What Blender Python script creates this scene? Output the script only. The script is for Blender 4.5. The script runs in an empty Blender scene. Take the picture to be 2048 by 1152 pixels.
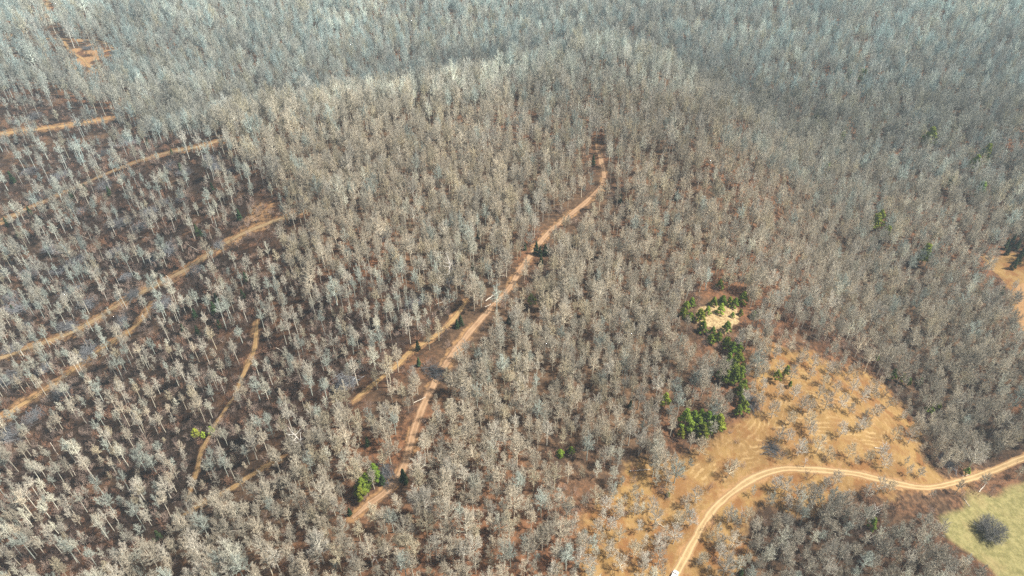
import bpy, math, random
import numpy as np

# ------------------------------------------------------------------ camera, sky, sun, exposure
SC = bpy.context.scene
COL = SC.collection
CAM_H = 240.0
PITCH = 38.4
F_PX = 1366.0            # focal length in pixels of the 2048 px wide photograph
cam_data = bpy.data.cameras.new("camera")
cam = bpy.data.objects.new("camera", cam_data)
COL.objects.link(cam)
cam_data.sensor_width = 36.0
cam_data.lens = F_PX / 2048.0 * 36.0
cam_data.clip_start = 1.0
cam_data.clip_end = 9000.0
cam.location = (0, 0, CAM_H)
cam.rotation_euler = (math.radians(90 - PITCH), 0, 0)
SC.camera = cam

SUN_EL, SUN_AZ = 54.0, 92.0   # azimuth clockwise from +Y (away from the camera): light from the right, a little from beyond
world = bpy.data.worlds.new("World")
SC.world = world
world.use_nodes = True
wn = world.node_tree
sky = wn.nodes.new("ShaderNodeTexSky")
sky.sky_type = 'NISHITA'
sky.sun_disc = False
sky.sun_elevation = math.radians(SUN_EL)
sky.sun_rotation = math.radians(SUN_AZ)
sky.dust_density = 4.0
sky.air_density = 0.8
sky.ozone_density = 0.3
wn.links.new(sky.outputs[0], wn.nodes["Background"].inputs[0])
wn.nodes["Background"].inputs[1].default_value = 0.075
sl = bpy.data.lights.new("sun", 'SUN')
sl.energy = 4.6
sl.angle = math.radians(4.0)
sl.color = (1.0, 0.955, 0.88)
so = bpy.data.objects.new("sun", sl)
COL.objects.link(so)
so.rotation_euler = (math.radians(90 - SUN_EL), 0, math.radians(180 - SUN_AZ))
so.location = (0, 0, 500)

SC.view_settings.view_transform = 'Standard'
SC.view_settings.look = 'None'
SC.view_settings.exposure = 0.75
SC.view_settings.gamma = 1.0
SC.render.engine = 'CYCLES'
SC.cycles.max_bounces = 4
SC.cycles.diffuse_bounces = 3
SC.cycles.glossy_bounces = 1
SC.cycles.transmission_bounces = 2
SC.cycles.volume_bounces = 0
SC.cycles.sample_clamp_indirect = 4.0
SC.cycles.use_denoising = False
SC.cycles.denoiser = 'OPENIMAGEDENOISE'
SC.cycles.denoising_input_passes = 'RGB_ALBEDO_NORMAL'
HAZE_DENSITY = 0.00019

R = random.Random(11)
NR = np.random.default_rng(11)


# ------------------------------------------------------------------ small helpers
def tag(o, label=None, cat=None, group=None, kind=None):
    if label: o["label"] = label
    if cat: o["category"] = cat
    if group: o["group"] = group
    if kind: o["kind"] = kind
    return o


def mesh_np(name, verts, faces, mats=(), smooth=False):
    """faces: list of int arrays of equal width (n,3) or (n,4)."""
    me = bpy.data.meshes.new(name)
    v = np.asarray(verts, dtype=np.float32)
    me.vertices.add(len(v))
    me.vertices.foreach_set("co", v.ravel())
    loops = np.concatenate([np.asarray(f, dtype=np.int32).ravel() for f in faces])
    tot = np.concatenate([np.full(len(f), np.asarray(f).shape[1], dtype=np.int32) for f in faces])
    start = np.concatenate([[0], np.cumsum(tot)[:-1]]).astype(np.int32)
    me.loops.add(len(loops))
    me.loops.foreach_set("vertex_index", loops)
    me.polygons.add(len(tot))
    me.polygons.foreach_set("loop_start", start)
    me.polygons.foreach_set("loop_total", tot)
    if smooth:
        me.polygons.foreach_set("use_smooth", np.ones(len(tot), dtype=bool))
    me.update(calc_edges=True)
    me.validate()
    for m in mats:
        me.materials.append(m)
    return me


def link(name, me, parent=None):
    o = bpy.data.objects.new(name, me)
    COL.objects.link(o)
    if parent is not None:
        o.parent = parent
    return o


def empty(name, loc=(0, 0, 0), rz=0.0):
    o = bpy.data.objects.new(name, None)
    o.empty_display_size = 0.5
    COL.objects.link(o)
    o.location = loc
    o.rotation_euler = (0, 0, rz)
    return o


_LAT = np.random.default_rng(5).random((16, 256, 256))


def vnoise(x, y, scale, seed=0):
    g = _LAT[seed % 16]
    x = np.asarray(x, float) / scale + 1000.37
    y = np.asarray(y, float) / scale + 1000.71
    xi, yi = np.floor(x).astype(int), np.floor(y).astype(int)
    fx, fy = x - xi, y - yi
    fx, fy = fx * fx * (3 - 2 * fx), fy * fy * (3 - 2 * fy)
    a, b = g[xi & 255, yi & 255], g[(xi + 1) & 255, yi & 255]
    c, d = g[xi & 255, (yi + 1) & 255], g[(xi + 1) & 255, (yi + 1) & 255]
    return (a * (1 - fx) + b * fx) * (1 - fy) + (c * (1 - fx) + d * fx) * fy


def sstep(a, b, x):
    t = np.clip((x - a) / (b - a), 0, 1)
    return t * t * (3 - 2 * t)


def seg_dist(px, py, pts, closed):
    best = np.full(np.shape(px), 1e9)
    n = len(pts)
    for i in range(n if closed else n - 1):
        ax, ay = pts[i][:2]
        bx, by = pts[(i + 1) % n][:2]
        dx, dy = bx - ax, by - ay
        t = np.clip(((px - ax) * dx + (py - ay) * dy) / (dx * dx + dy * dy + 1e-9), 0, 1)
        best = np.minimum(best, np.hypot(px - ax - t * dx, py - ay - t * dy))
    return best


def sdf(px, py, poly):
    px, py = np.asarray(px, float), np.asarray(py, float)
    d = seg_dist(px, py, poly, True)
    inside = np.zeros(px.shape, bool)
    n = len(poly)
    for i in range(n):
        ax, ay = poly[i][:2]
        bx, by = poly[(i + 1) % n][:2]
        if ay == by: continue
        c = ((ay > py) != (by > py)) & (px < (bx - ax) * (py - ay) / (by - ay) + ax)
        inside ^= c
    return np.where(inside, -d, d)


# ------------------------------------------------------------------ survey: from places in the photograph to points of the land
_th = math.radians(PITCH)
FW = np.array([0, math.cos(_th), -math.sin(_th)])
UP = np.array([0, math.sin(_th), math.cos(_th)])


def ray(u, v):
    d = FW + np.array([1.0, 0, 0]) * ((u - 1024) / F_PX) + UP * ((576 - v) / F_PX)
    return d / np.linalg.norm(d)


def on_plane(u, v, z=0.0):
    d = ray(u, v)
    t = (z - CAM_H) / d[2]
    return (d[0] * t, d[1] * t)


def pixel(x, y, z):
    x, y, z = np.asarray(x, float), np.asarray(y, float), np.asarray(z, float) - CAM_H
    dep = y * FW[1] + z * FW[2]
    up = y * UP[1] + z * UP[2]
    dep = np.where(dep < 1, 1, dep)
    return 1024 + F_PX * x / dep, 576 - F_PX * up / dep, dep


RIDGE = [on_plane(u, v, 60) for u, v in
         [(430, 235), (620, 190), (800, 158), (1000, 112), (1130, 84), (1235, 72), (1330, 120), (1410, 190), (1480, 300),
          (1500, 420), (1450, 560), (1250, 700), (1150, 800), (1000, 1000), (800, 1100), (640, 1000), (700, 780), (800, 600), (640, 500), (560, 360)]]
RAVINE = [on_plane(u, v, 0) for u, v in [(1560, 330), (1640, 480), (1720, 640), (1840, 790), (2010, 930), (2300, 1020)]]


def ground_z(x, y):
    x, y = np.asarray(x, float), np.asarray(y, float)
    d = sdf(x, y, RIDGE)
    far = sstep(420, 620, y)
    w_out = 150 - 84 * far
    s = 1 - sstep(-25, w_out, d)
    h = s * 46
    h = h + 0.055 * np.maximum(0, y - 760) + 16 * sstep(820, 1150, y) * (0.5 + vnoise(x, y, 260, 3))
    h = h + 10 * sstep(150, 520, -x) * (0.5 + 0.5 * sstep(200, 500, y))
    h = h + (vnoise(x, y, 170, 1) - 0.5) * 12 + (vnoise(x, y, 70, 2) - 0.5) * 5
    r = seg_dist(x, y, RAVINE, False)
    h = h - 11 * np.exp(-(r / 38.0) ** 2)
    return h


def bp(u, v):
    """Point of the land seen at a place of the photograph."""
    d = ray(u, v)
    t = np.arange(120, 3000, 3.0)
    p = d[None, :] * t[:, None]
    gap = p[:, 2] + CAM_H - ground_z(p[:, 0], p[:, 1])
    i = int(np.argmax(gap < 0))
    a, b = t[i - 1], t[i]
    for _ in range(18):
        m = 0.5 * (a + b)
        q = d * m
        if q[2] + CAM_H - float(ground_z(q[0], q[1])) < 0: b = m
        else: a = m
    q = d * a
    return (q[0], q[1])


def bps(L):
    return [bp(u, v) for u, v in L]


# roads and clearings of the photograph
ROADS = {
    'ridge': (dict(name='ridge_road', width=3.1, rut=0.5, tone='clay'),
              [(1192, 290), (1201, 318), (1208, 348), (1201, 374), (1176, 400), (1146, 425), (1120, 446), (1092, 471), (1062, 510), (1040, 541), (1016, 580),
               (985, 612), (955, 646), (926, 681), (900, 716), (872, 760), (852, 800), (836, 840), (823, 880), (812, 922), (796, 958), (770, 985), (735, 1010),
               (705, 1036)]),
    'track': (dict(name='sandy_track', width=3.1, rut=1.0, tone='sand'),
              [(1318, 1215), (1347, 1160), (1380, 1096), (1415, 1035), (1446, 1000), (1482, 972), (1522, 950), (1566, 938), (1612, 938), (1662, 942), (1722, 950), (1780, 964),
               (1840, 975), (1882, 972), (1932, 960), (1988, 940), (2060, 912), (2180, 870)]),
    'skid_a': (dict(name='skid_road', width=3.6, rut=0.35, tone='tan'),
               [(-120, 750), (0, 716), (60, 696), (130, 670), (190, 640), (250, 602), (310, 572), (370, 540), (422, 506), (480, 470), (540, 446), (604, 424)]),
    'skid_b': (dict(name='skid_road', width=3.4, rut=0.35, tone='amber'),
               [(-90, 880), (0, 838), (42, 810), (100, 776), (150, 737), (200, 700), (250, 668), (284, 640), (300, 612)]),
    'skid_c': (dict(name='skid_road', width=3.6, rut=0.3, tone='tan'),
               [(-60, 470), (0, 445), (80, 406), (160, 371), (240, 336), (310, 312), (390, 295), (446, 280)]),
    'skid_d': (dict(name='skid_road', width=5.5, rut=0.2, tone='amber'),
               [(-60, 278), (0, 268), (60, 260), (140, 250), (225, 236)]),
    'trail_a': (dict(name='forest_trail', width=2.4, rut=0.3, tone='amber'),
                [(515, 640), (508, 700), (490, 742), (470, 790), (442, 832), (420, 870), (402, 906), (392, 950), (372, 1004)]),
    'trail_b': (dict(name='forest_trail', width=2.5, rut=0.3, tone='amber'),
                [(350, 1040), (400, 1010), (450, 985), (500, 952), (565, 912)]),
    'trail_c': (dict(name='forest_trail', width=2.6, rut=0.3, tone='amber'),
                [(935, 600), (905, 640), (870, 672), (822, 702), (790, 735), (750, 766), (706, 802)]),
    'cut_a': (dict(name='forest_trail', width=3.2, rut=0.1, tone='amber'), [(66, 80), (100, 77), (142, 79), (190, 80), (222, 92), (236, 104), (214, 112), (196, 116)]),
    'cut_b': (dict(name='forest_trail', width=3.0, rut=0.1, tone='amber'), [(128, 82), (138, 98), (150, 108), (166, 118), (178, 132), (198, 142), (214, 156)]),
    'trail_e': (dict(name='forest_trail', width=5.0, rut=0.2, tone='tan'),
                [(96, -30), (95, 12), (86, 34), (50, 62), (0, 78)]),
}
for k in ROADS:
    ROADS[k] = (ROADS[k][0], bps(ROADS[k][1]))


def catmull(pts, n=8):
    P = [np.array(p) for p in pts]
    P = [2 * P[0] - P[1]] + P + [2 * P[-1] - P[-2]]
    out = []
    for i in range(1, len(P) - 2):
        for k in range(n):
            t = k / n
            out.append(0.5 * (2 * P[i] + (P[i + 1] - P[i - 1]) * t + (2 * P[i - 1] - 5 * P[i] + 4 * P[i + 1] - P[i + 2]) * t * t
                              + (3 * P[i] - P[i - 1] - 3 * P[i + 1] + P[i + 2]) * t ** 3))
    out.append(P[-2])
    return out


CLEARING = bps([(1150, 1230), (1165, 1120), (1172, 1050), (1215, 985), (1270, 945), (1330, 920), (1405, 888), (1462, 836), (1488, 790), (1486, 735), (1500, 690), (1530, 668), (1600, 690),
                (1690, 722), (1768, 782), (1830, 850), (1852, 915), (1900, 955), (1960, 958), (1900, 1000), (1780, 1012), (1690, 1006), (1600, 1000), (1530, 1010), (1480, 1050), (1452, 1120), (1440, 1230)])
MOWN = bps([(1300, 1010), (1290, 985), (1340, 935), (1410, 890), (1470, 838), (1494, 785), (1492, 740), (1540, 725), (1610, 735), (1700, 770), (1770, 820), (1820, 880), (1800, 925),
            (1700, 925), (1590, 925), (1500, 940), (1440, 985), (1410, 1020), (1350, 1040)])
FIELD = bps([(1868, 1030), (1940, 1003), (2060, 972), (2300, 950), (2300, 1250), (2010, 1200), (1985, 1135), (1940, 1095), (1890, 1075)])
PIT = bps([(1388, 642), (1404, 620), (1436, 602), (1470, 610), (1484, 636), (1470, 656), (1432, 662), (1408, 654)])
EDGE_CLEAR = bps([(1955, 503), (1992, 514), (2030, 504), (2070, 540), (2120, 640), (2070, 690), (2038, 650), (2026, 585), (1990, 546)])
BARE_A = bps([(128, 82), (150, 78), (215, 88), (232, 110), (205, 140), (170, 150), (140, 128)])
HOLLOW = bps([(1466, 258), (1484, 254), (1496, 284), (1482, 296), (1470, 280)])
BARE_B = bps([(1690, 96), (1735, 92), (1740, 112), (1700, 116)])
BARE_C = bps([(500, 405), (545, 402), (560, 440), (500, 460), (470, 478), (440, 490), (470, 440)])
CUT = bps([(-500, 150), (0, 175), (240, 232), (430, 292), (520, 342), (590, 420), (560, 500), (620, 560), (800, 565), (900, 625), (840, 690), (700, 815), (560, 925), (350, 1048), (230, 1180), (-700, 1300)])
THICKET = bps([(1462, 1060), (1500, 1030), (1600, 1020), (1700, 1030), (1850, 1050), (1900, 1090), (1960, 1125), (1990, 1200), (1450, 1220)])
GULLY = bps([(1560, 600), (1680, 650), (1790, 720), (1900, 800), (2100, 860), (2300, 800), (2300, 960), (2030, 905), (1920, 925), (1850, 890), (1780, 790), (1700, 715), (1600, 680)])
SCRUB = bps([(330, 880), (420, 865), (440, 900), (400, 950), (340, 930)]), bps([(440, 830), (560, 812), (580, 850), (470, 880)])


# ------------------------------------------------------------------ materials
def new_mat(name):
    m = bpy.data.materials.new(name)
    m.use_nodes = True
    return m, m.node_tree, m.node_tree.nodes["Principled BSDF"]


def nd(nt, t, **kw):
    n = nt.nodes.new(t)
    for k, v in kw.items():
        setattr(n, k, v)
    return n


def mixc(nt, fac, a, b, mode='MIX'):
    n = nd(nt, "ShaderNodeMix", data_type='RGBA', blend_type=mode)
    for s, v in ((n.inputs[0], fac), (n.inputs[6], a), (n.inputs[7], b)):
        if hasattr(v, "links"): nt.links.new(v, s)
        elif isinstance(v, (int, float)): s.default_value = v
        else: s.default_value = (*v, 1)
    return n.outputs[2]


def math_n(nt, op, a, b=None, c=None):
    n = nd(nt, "ShaderNodeMath", operation=op)
    for i, v in enumerate((a, b, c)):
        if v is None: continue
        if hasattr(v, "links"): nt.links.new(v, n.inputs[i])
        else: n.inputs[i].default_value = v
    return n.outputs[0]


def ramp(nt, fac, a, b):
    n = nd(nt, "ShaderNodeMapRange", interpolation_type='SMOOTHSTEP')
    nt.links.new(fac, n.inputs[0])
    n.inputs[1].default_value = a
    n.inputs[2].default_value = b
    return n.outputs[0]


def noise(nt, vec, scale, detail=4, rough=0.6):
    n = nd(nt, "ShaderNodeTexNoise")
    n.inputs["Scale"].default_value = scale
    n.inputs["Detail"].default_value = detail
    n.inputs["Roughness"].default_value = rough
    nt.links.new(vec, n.inputs["Vector"])
    return n.outputs["Fac"]


def attr(nt, name, kind='GEOMETRY'):
    n = nd(nt, "ShaderNodeAttribute", attribute_name=name, attribute_type=kind)
    return n


def simple_mat(name, col, rough=0.7, spec=0.2, metal=0.0, var=0.12, scale=3.0):
    m, nt, b = new_mat(name)
    co = nd(nt, "ShaderNodeTexCoord").outputs["Object"]
    f = noise(nt, co, scale)
    c = mixc(nt, f, tuple(x * (1 - var * 2) for x in col), tuple(min(1, x * (1 + var * 2)) for x in col))
    nt.links.new(c, b.inputs["Base Color"])
    b.inputs["Roughness"].default_value = rough
    b.inputs["Specular IOR Level"].default_value = spec
    b.inputs["Metallic"].default_value = metal
    return m


def tinted_mat(name, base, var=0.25, rough=0.9, scale=0.7):
    """Bark or needles: base colour times the plant's own tint."""
    m, nt, b = new_mat(name)
    t = attr(nt, "tint", 'INSTANCER').outputs["Color"]
    co = nd(nt, "ShaderNodeTexCoord").outputs["Object"]
    f = noise(nt, co, scale, 2)
    c = mixc(nt, f, tuple(x * (1 - var) for x in base), tuple(x * (1 + var) for x in base))
    c = mixc(nt, 1.0, c, t, 'MULTIPLY')
    nt.links.new(c, b.inputs["Base Color"])
    b.inputs["Roughness"].default_value = rough
    b.inputs["Specular IOR Level"].default_value = 0.12
    return m


M_BARK = tinted_mat("pale_bark", (0.66, 0.635, 0.55))
M_TWIG = tinted_mat("twigs", (0.54, 0.51, 0.44))
M_PINE = tinted_mat("pine_needles", (0.19, 0.275, 0.04), 0.4, 0.7)
M_CEDAR = tinted_mat("cedar_needles", (0.045, 0.08, 0.035), 0.4, 0.7)
M_PBARK = tinted_mat("pine_bark", (0.16, 0.12, 0.09))
M_SNAG = tinted_mat("weathered_wood", (0.66, 0.62, 0.55))
M_SLASH = tinted_mat("dead_brush", (0.20, 0.205, 0.205), 0.5)
M_BRUSH = tinted_mat("thicket_stems", (0.30, 0.23, 0.19), 0.4)
M_DRUM = tinted_mat("grey_twigs", (0.25, 0.24, 0.215), 0.3)


def ground_mat():
    m, nt, b = new_mat("forest_floor")
    L = nt.links
    pos = nd(nt, "ShaderNodeNewGeometry").outputs["Position"]
    n_big = noise(nt, pos, 0.012, 4)
    n_mid = noise(nt, pos, 0.06, 5, 0.65)
    n_fin = noise(nt, pos, 0.45, 5, 0.7)
    n_tiny = noise(nt, pos, 2.2, 3, 0.7)
    # leaf litter
    litter = mixc(nt, ramp(nt, n_mid, 0.35, 0.68), (0.038, 0.025, 0.017), (0.118, 0.074, 0.043))
    litter = mixc(nt, ramp(nt, n_fin, 0.42, 0.7), litter, (0.17, 0.105, 0.06))
    litter = mixc(nt, math_n(nt, 'MULTIPLY', ramp(nt, n_tiny, 0.5, 0.75), 0.55), litter, (0.05, 0.032, 0.024))
    rust = math_n(nt, 'MULTIPLY', ramp(nt, n_big, 0.46, 0.62), ramp(nt, n_fin, 0.35, 0.6))
    litter = mixc(nt, math_n(nt, 'MULTIPLY', rust, 0.5), litter, (0.27, 0.115, 0.052))
    # dark leaf soil of the cut-over slope, gap shadows painted in with it
    cut = attr(nt, "cut").outputs["Fac"]
    soil_shade = math_n(nt, 'MULTIPLY', cut, ramp(nt, n_mid, 0.70, 0.48))
    litter = mixc(nt, math_n(nt, 'MULTIPLY', soil_shade, 0.88), litter, (0.026, 0.018, 0.013))
    # dry grass of the clearing
    tan = attr(nt, "tan").outputs["Fac"]
    mow = attr(nt, "mow").outputs["Fac"]
    wob = math_n(nt, 'ADD', mow, math_n(nt, 'MULTIPLY', n_mid, 7.0))
    band = math_n(nt, 'SINE', math_n(nt, 'MULTIPLY', wob, 3.3))
    band = ramp(nt, band, 0.0, 1.0)
    grass = mixc(nt, ramp(nt, n_mid, 0.36, 0.62), (0.205, 0.122, 0.045), (0.285, 0.18, 0.066))
    grass = mixc(nt, math_n(nt, 'MULTIPLY', ramp(nt, n_fin, 0.45, 0.7), 0.6), grass, (0.35, 0.228, 0.108))
    mown = attr(nt, "mown").outputs["Fac"]
    streak = math_n(nt, 'MULTIPLY', math_n(nt, 'MULTIPLY', band, mown), ramp(nt, noise(nt, pos, 0.16, 4, 0.7), 0.42, 0.62))
    grass = mixc(nt, math_n(nt, 'MULTIPLY', streak, 0.75), grass, (0.43, 0.30, 0.142))
    grass = mixc(nt, math_n(nt, 'MULTIPLY', ramp(nt, noise(nt, pos, 0.11, 5, 0.7), 0.44, 0.62), math_n(nt, 'SUBTRACT', 0.95, math_n(nt, 'MULTIPLY', mown, 0.4))), grass, (0.20, 0.096, 0.036))
    grass = mixc(nt, math_n(nt, 'MULTIPLY', ramp(nt, n_tiny, 0.52, 0.78), 0.45), grass, (0.19, 0.105, 0.05))
    e = math_n(nt, 'ADD', tan, math_n(nt, 'MULTIPLY', math_n(nt, 'SUBTRACT', n_mid, 0.5), 0.9))
    e = math_n(nt, 'ADD', e, math_n(nt, 'MULTIPLY', math_n(nt, 'SUBTRACT', n_fin, 0.5), 0.5))
    col = mixc(nt, ramp(nt, e, 0.3, 0.68), litter, grass)
    # pale green pasture
    gr = attr(nt, "green").outputs["Fac"]
    past = mixc(nt, ramp(nt, n_fin, 0.36, 0.66), (0.165, 0.15, 0.058), (0.28, 0.245, 0.105))
    past = mixc(nt, math_n(nt, 'MULTIPLY', ramp(nt, n_mid, 0.5, 0.7), 0.55), past, (0.30, 0.225, 0.105))
    past = mixc(nt, math_n(nt, 'MULTIPLY', ramp(nt, n_tiny, 0.55, 0.72), 0.5), past, (0.22, 0.24, 0.06))
    g = math_n(nt, 'ADD', gr, math_n(nt, 'MULTIPLY', math_n(nt, 'SUBTRACT', n_mid, 0.5), 0.6))
    col = mixc(nt, ramp(nt, g, 0.3, 0.7), col, past)
    # bare clay and sand
    clay = attr(nt, "clay").outputs["Fac"]
    c2 = math_n(nt, 'ADD', clay, math_n(nt, 'MULTIPLY', math_n(nt, 'SUBTRACT', n_fin, 0.5), 0.9))
    claycol = mixc(nt, n_mid, (0.30, 0.165, 0.072), (0.37, 0.23, 0.11))
    col = mixc(nt, ramp(nt, c2, 0.38, 0.7), col, claycol)
    sand = attr(nt, "sand").outputs["Fac"]
    s2 = math_n(nt, 'ADD', sand, math_n(nt, 'MULTIPLY', math_n(nt, 'SUBTRACT', n_fin, 0.5), 1.2))
    rill = noise(nt, pos, 0.9, 3)
    sandcol = mixc(nt, ramp(nt, rill, 0.4, 0.62), (0.28, 0.195, 0.098), (0.46, 0.345, 0.18))
    col = mixc(nt, ramp(nt, s2, 0.38, 0.62), col, sandcol)
    L.new(col, b.inputs["Base Color"])
    b.inputs["Roughness"].default_value = 0.95
    b.inputs["Specular IOR Level"].default_value = 0.05
    bump = nd(nt, "ShaderNodeBump")
    bump.inputs["Strength"].default_value = 0.7
    bump.inputs["Distance"].default_value = 0.5
    L.new(math_n(nt, 'ADD', n_fin, math_n(nt, 'MULTIPLY', n_tiny, 0.4)), bump.inputs["Height"])
    L.new(bump.outputs[0], b.inputs["Normal"])
    return m


TONES = {'clay': ((0.26, 0.155, 0.088), (0.36, 0.235, 0.138)), 'sand': ((0.27, 0.178, 0.086), (0.37, 0.262, 0.135)),
         'tan': ((0.25, 0.172, 0.088), (0.34, 0.242, 0.13)), 'amber': ((0.27, 0.168, 0.072), (0.375, 0.246, 0.112))}


def road_mat(tone, rut):
    m, nt, b = new_mat("dirt_" + tone)
    pos = nd(nt, "ShaderNodeNewGeometry").outputs["Position"]
    lat = attr(nt, "lat").outputs["Fac"]
    a = math_n(nt, 'ABSOLUTE', lat)
    n1 = noise(nt, pos, 0.25, 4, 0.65)
    n2 = noise(nt, pos, 1.6, 4, 0.7)
    lo, hi = TONES[tone]
    c = mixc(nt, ramp(nt, n1, 0.3, 0.7), lo, hi)
    wheel = math_n(nt, 'SUBTRACT', 1.0, math_n(nt, 'MULTIPLY', math_n(nt, 'ABSOLUTE', math_n(nt, 'SUBTRACT', a, 0.46)), 4.2))
    wheel = math_n(nt, 'MULTIPLY', ramp(nt, wheel, 0.0, 0.8), rut)
    c = mixc(nt, wheel, c, tuple(min(0.85, x * 1.22) for x in hi))
    mid = math_n(nt, 'MULTIPLY', ramp(nt, a, 0.22, 0.08), 0.55 * rut)
    c = mixc(nt, math_n(nt, 'MULTIPLY', mid, ramp(nt, n2, 0.35, 0.6)), c, (0.30, 0.21, 0.09))
    c = mixc(nt, math_n(nt, 'MULTIPLY', ramp(nt, a, 0.6, 1.0), ramp(nt, n2, 0.3, 0.62)), c, tuple(x * 0.62 for x in lo))
    frag = math_n(nt, 'ADD', a, math_n(nt, 'MULTIPLY', math_n(nt, 'SUBTRACT', noise(nt, pos, 0.7, 4, 0.7), 0.5), 1.7))
    verge = mixc(nt, n2, (0.10, 0.062, 0.036), (0.24, 0.145, 0.078)) if tone != 'sand' else mixc(nt, n2, (0.22, 0.125, 0.06), (0.33, 0.20, 0.095))
    c = mixc(nt, ramp(nt, frag, 0.62, 0.98), c, verge)
    nt.links.new(c, b.inputs["Base Color"])
    b.inputs["Roughness"].default_value = 0.95
    b.inputs["Specular IOR Level"].default_value = 0.05
    return m


# ------------------------------------------------------------------ the land: one sheet, and the dirt roads laid on it
def axis(lo, hi, fine, step, grow=1.16):
    a = list(np.arange(fine[0], fine[1] + 1e-6, step))
    s, x = step, a[0]
    while x > lo:
        s *= grow; x -= s; a.insert(0, x)
    s, x = step, a[-1]
    while x < hi:
        s *= grow; x += s; a.append(x)
    return np.array(a)


def build_ground():
    xs = axis(-2600, 2600, (-640, 640), 2.2)
    ys = axis(-700, 3000, (90, 980), 2.2)
    X, Y = np.meshgrid(xs, ys)
    nx, ny = len(xs), len(ys)
    x, y = X.ravel(), Y.ravel()
    z = ground_z(x, y)
    idx = np.arange(nx * ny).reshape(ny, nx)
    quads = np.stack([idx[:-1, :-1], idx[:-1, 1:], idx[1:, 1:], idx[1:, :-1]], -1).reshape(-1, 4)
    me = mesh_np("ground", np.stack([x, y, z], 1), [quads], [ground_mat()], True)

    def put(name, val):
        a = me.attributes.new(name, 'FLOAT', 'POINT')
        a.data.foreach_set("value", np.ascontiguousarray(val, dtype=np.float32))
    wob = (vnoise(x, y, 14, 4) - 0.5) * 8
    dc = sdf(x, y, CLEARING)
    tan = 1 - sstep(-13, 13, dc + wob * 1.3 + (vnoise(x, y, 30, 15) - 0.5) * 14)
    tan = np.maximum(tan, 1 - sstep(-4, 5, sdf(x, y, EDGE_CLEAR) + wob * 0.5))
    tan = np.maximum(tan, (1 - sstep(-5, 6, sdf(x, y, BARE_B) + wob * 0.5)) * 0.7)
    put("tan", tan)
    dm = sdf(x, y, MOWN)
    put("mown", 1 - sstep(-10, 4, dm))
    put("mow", dm)
    put("green", 1 - sstep(-7, 7, sdf(x, y, FIELD) + wob * 1.1 + (vnoise(x, y, 24, 13) - 0.5) * 8))
    put("cut", np.maximum.reduce([1 - sstep(-15, 15, sdf(x, y, CUT)), 0.8 * (1 - sstep(-8, 8, sdf(x, y, THICKET))), 0.9 * (1 - sstep(-8, 8, sdf(x, y, GULLY)))]))
    clay = np.zeros_like(x)
    for k, (p, pts) in ROADS.items():
        wide = 2.7 if p['name'] == 'skid_road' else 1.35
        near = 1 - sstep(p['width'] * 0.45, p['width'] * wide, seg_dist(x, y, catmull(pts, 3), False) + (vnoise(x, y, 6, 6) - 0.5) * 3)
        clay = np.maximum(clay, 0.6 * near)
    clay = np.maximum(clay, 0.7 * (1 - sstep(-8, 5, sdf(x, y, BARE_A) + (vnoise(x, y, 9, 8) - 0.30) * 40)))
    clay = np.maximum(clay, 0.55 * (1 - sstep(-8, 5, sdf(x, y, BARE_C) + (vnoise(x, y, 9, 8) - 0.5) * 14)))
    edge2 = bps([(2026, 575), (2048, 560), (2120, 640), (2070, 690), (2034, 650)])
    clay = np.maximum(clay, 0.7 * (1 - sstep(-3, 4, sdf(x, y, edge2))))
    put("clay", clay)
    put("sand", 1 - sstep(-5, 5, sdf(x, y, PIT) + (vnoise(x, y, 6, 9) - 0.5) * 6))
    tag(link("ground", me), "forest floor of brown leaf litter with tan and green clearings", "ground", kind="structure")


def build_road(key):
    p, pts = ROADS[key]
    line = np.array(catmull(pts, 10))
    seg = np.hypot(*np.diff(line, axis=0).T)
    s = np.concatenate([[0], np.cumsum(seg)])
    n = max(4, int(s[-1] / 1.6))
    t = np.linspace(0, s[-1], n)
    lx, ly = np.interp(t, s, line[:, 0]), np.interp(t, s, line[:, 1])
    tx, ty = np.gradient(lx), np.gradient(ly)
    l = np.hypot(tx, ty) + 1e-9
    nxv, nyv = -ty / l, tx / l
    lats = np.array([-1, -0.72, -0.46, -0.2, 0.0, 0.2, 0.46, 0.72, 1])
    depth = np.array([0.03, 0.045, 0.03, 0.06, 0.07, 0.06, 0.03, 0.045, 0.03])
    V, A = [], []
    taper = np.minimum(1, np.minimum(t, s[-1] - t) / 12 + 0.35)
    for j, q in enumerate(lats):
        w = p['width'] * 0.5 * taper * (1 + 0.55 * (vnoise(t, t * 0 + 7 * (q > 0), 4, 10) - 0.5) + 0.35 * (vnoise(t, t * 0 + 9 * (q > 0), 14, 11) - 0.5))
        x = lx + nxv * q * w
        y = ly + nyv * q * w
        V.append(np.stack([x, y, ground_z(x, y) + depth[j]], 1))
        A.append(np.full(n, q))
    m = len(lats)
    V = np.stack(V, 1).reshape(-1, 3)
    A = np.stack(A, 1).reshape(-1)
    idx = np.arange(n * m).reshape(n, m)
    quads = np.stack([idx[:-1, :-1], idx[:-1, 1:], idx[1:, 1:], idx[1:, :-1]], -1).reshape(-1, 4)[:, ::-1]
    me = mesh_np(p['name'], V, [quads], [road_mat(p['tone'], p['rut'])], True)
    a = me.attributes.new("lat", 'FLOAT', 'POINT')
    a.data.foreach_set("value", A.astype(np.float32))
    return link(p['name'], me)


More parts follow.
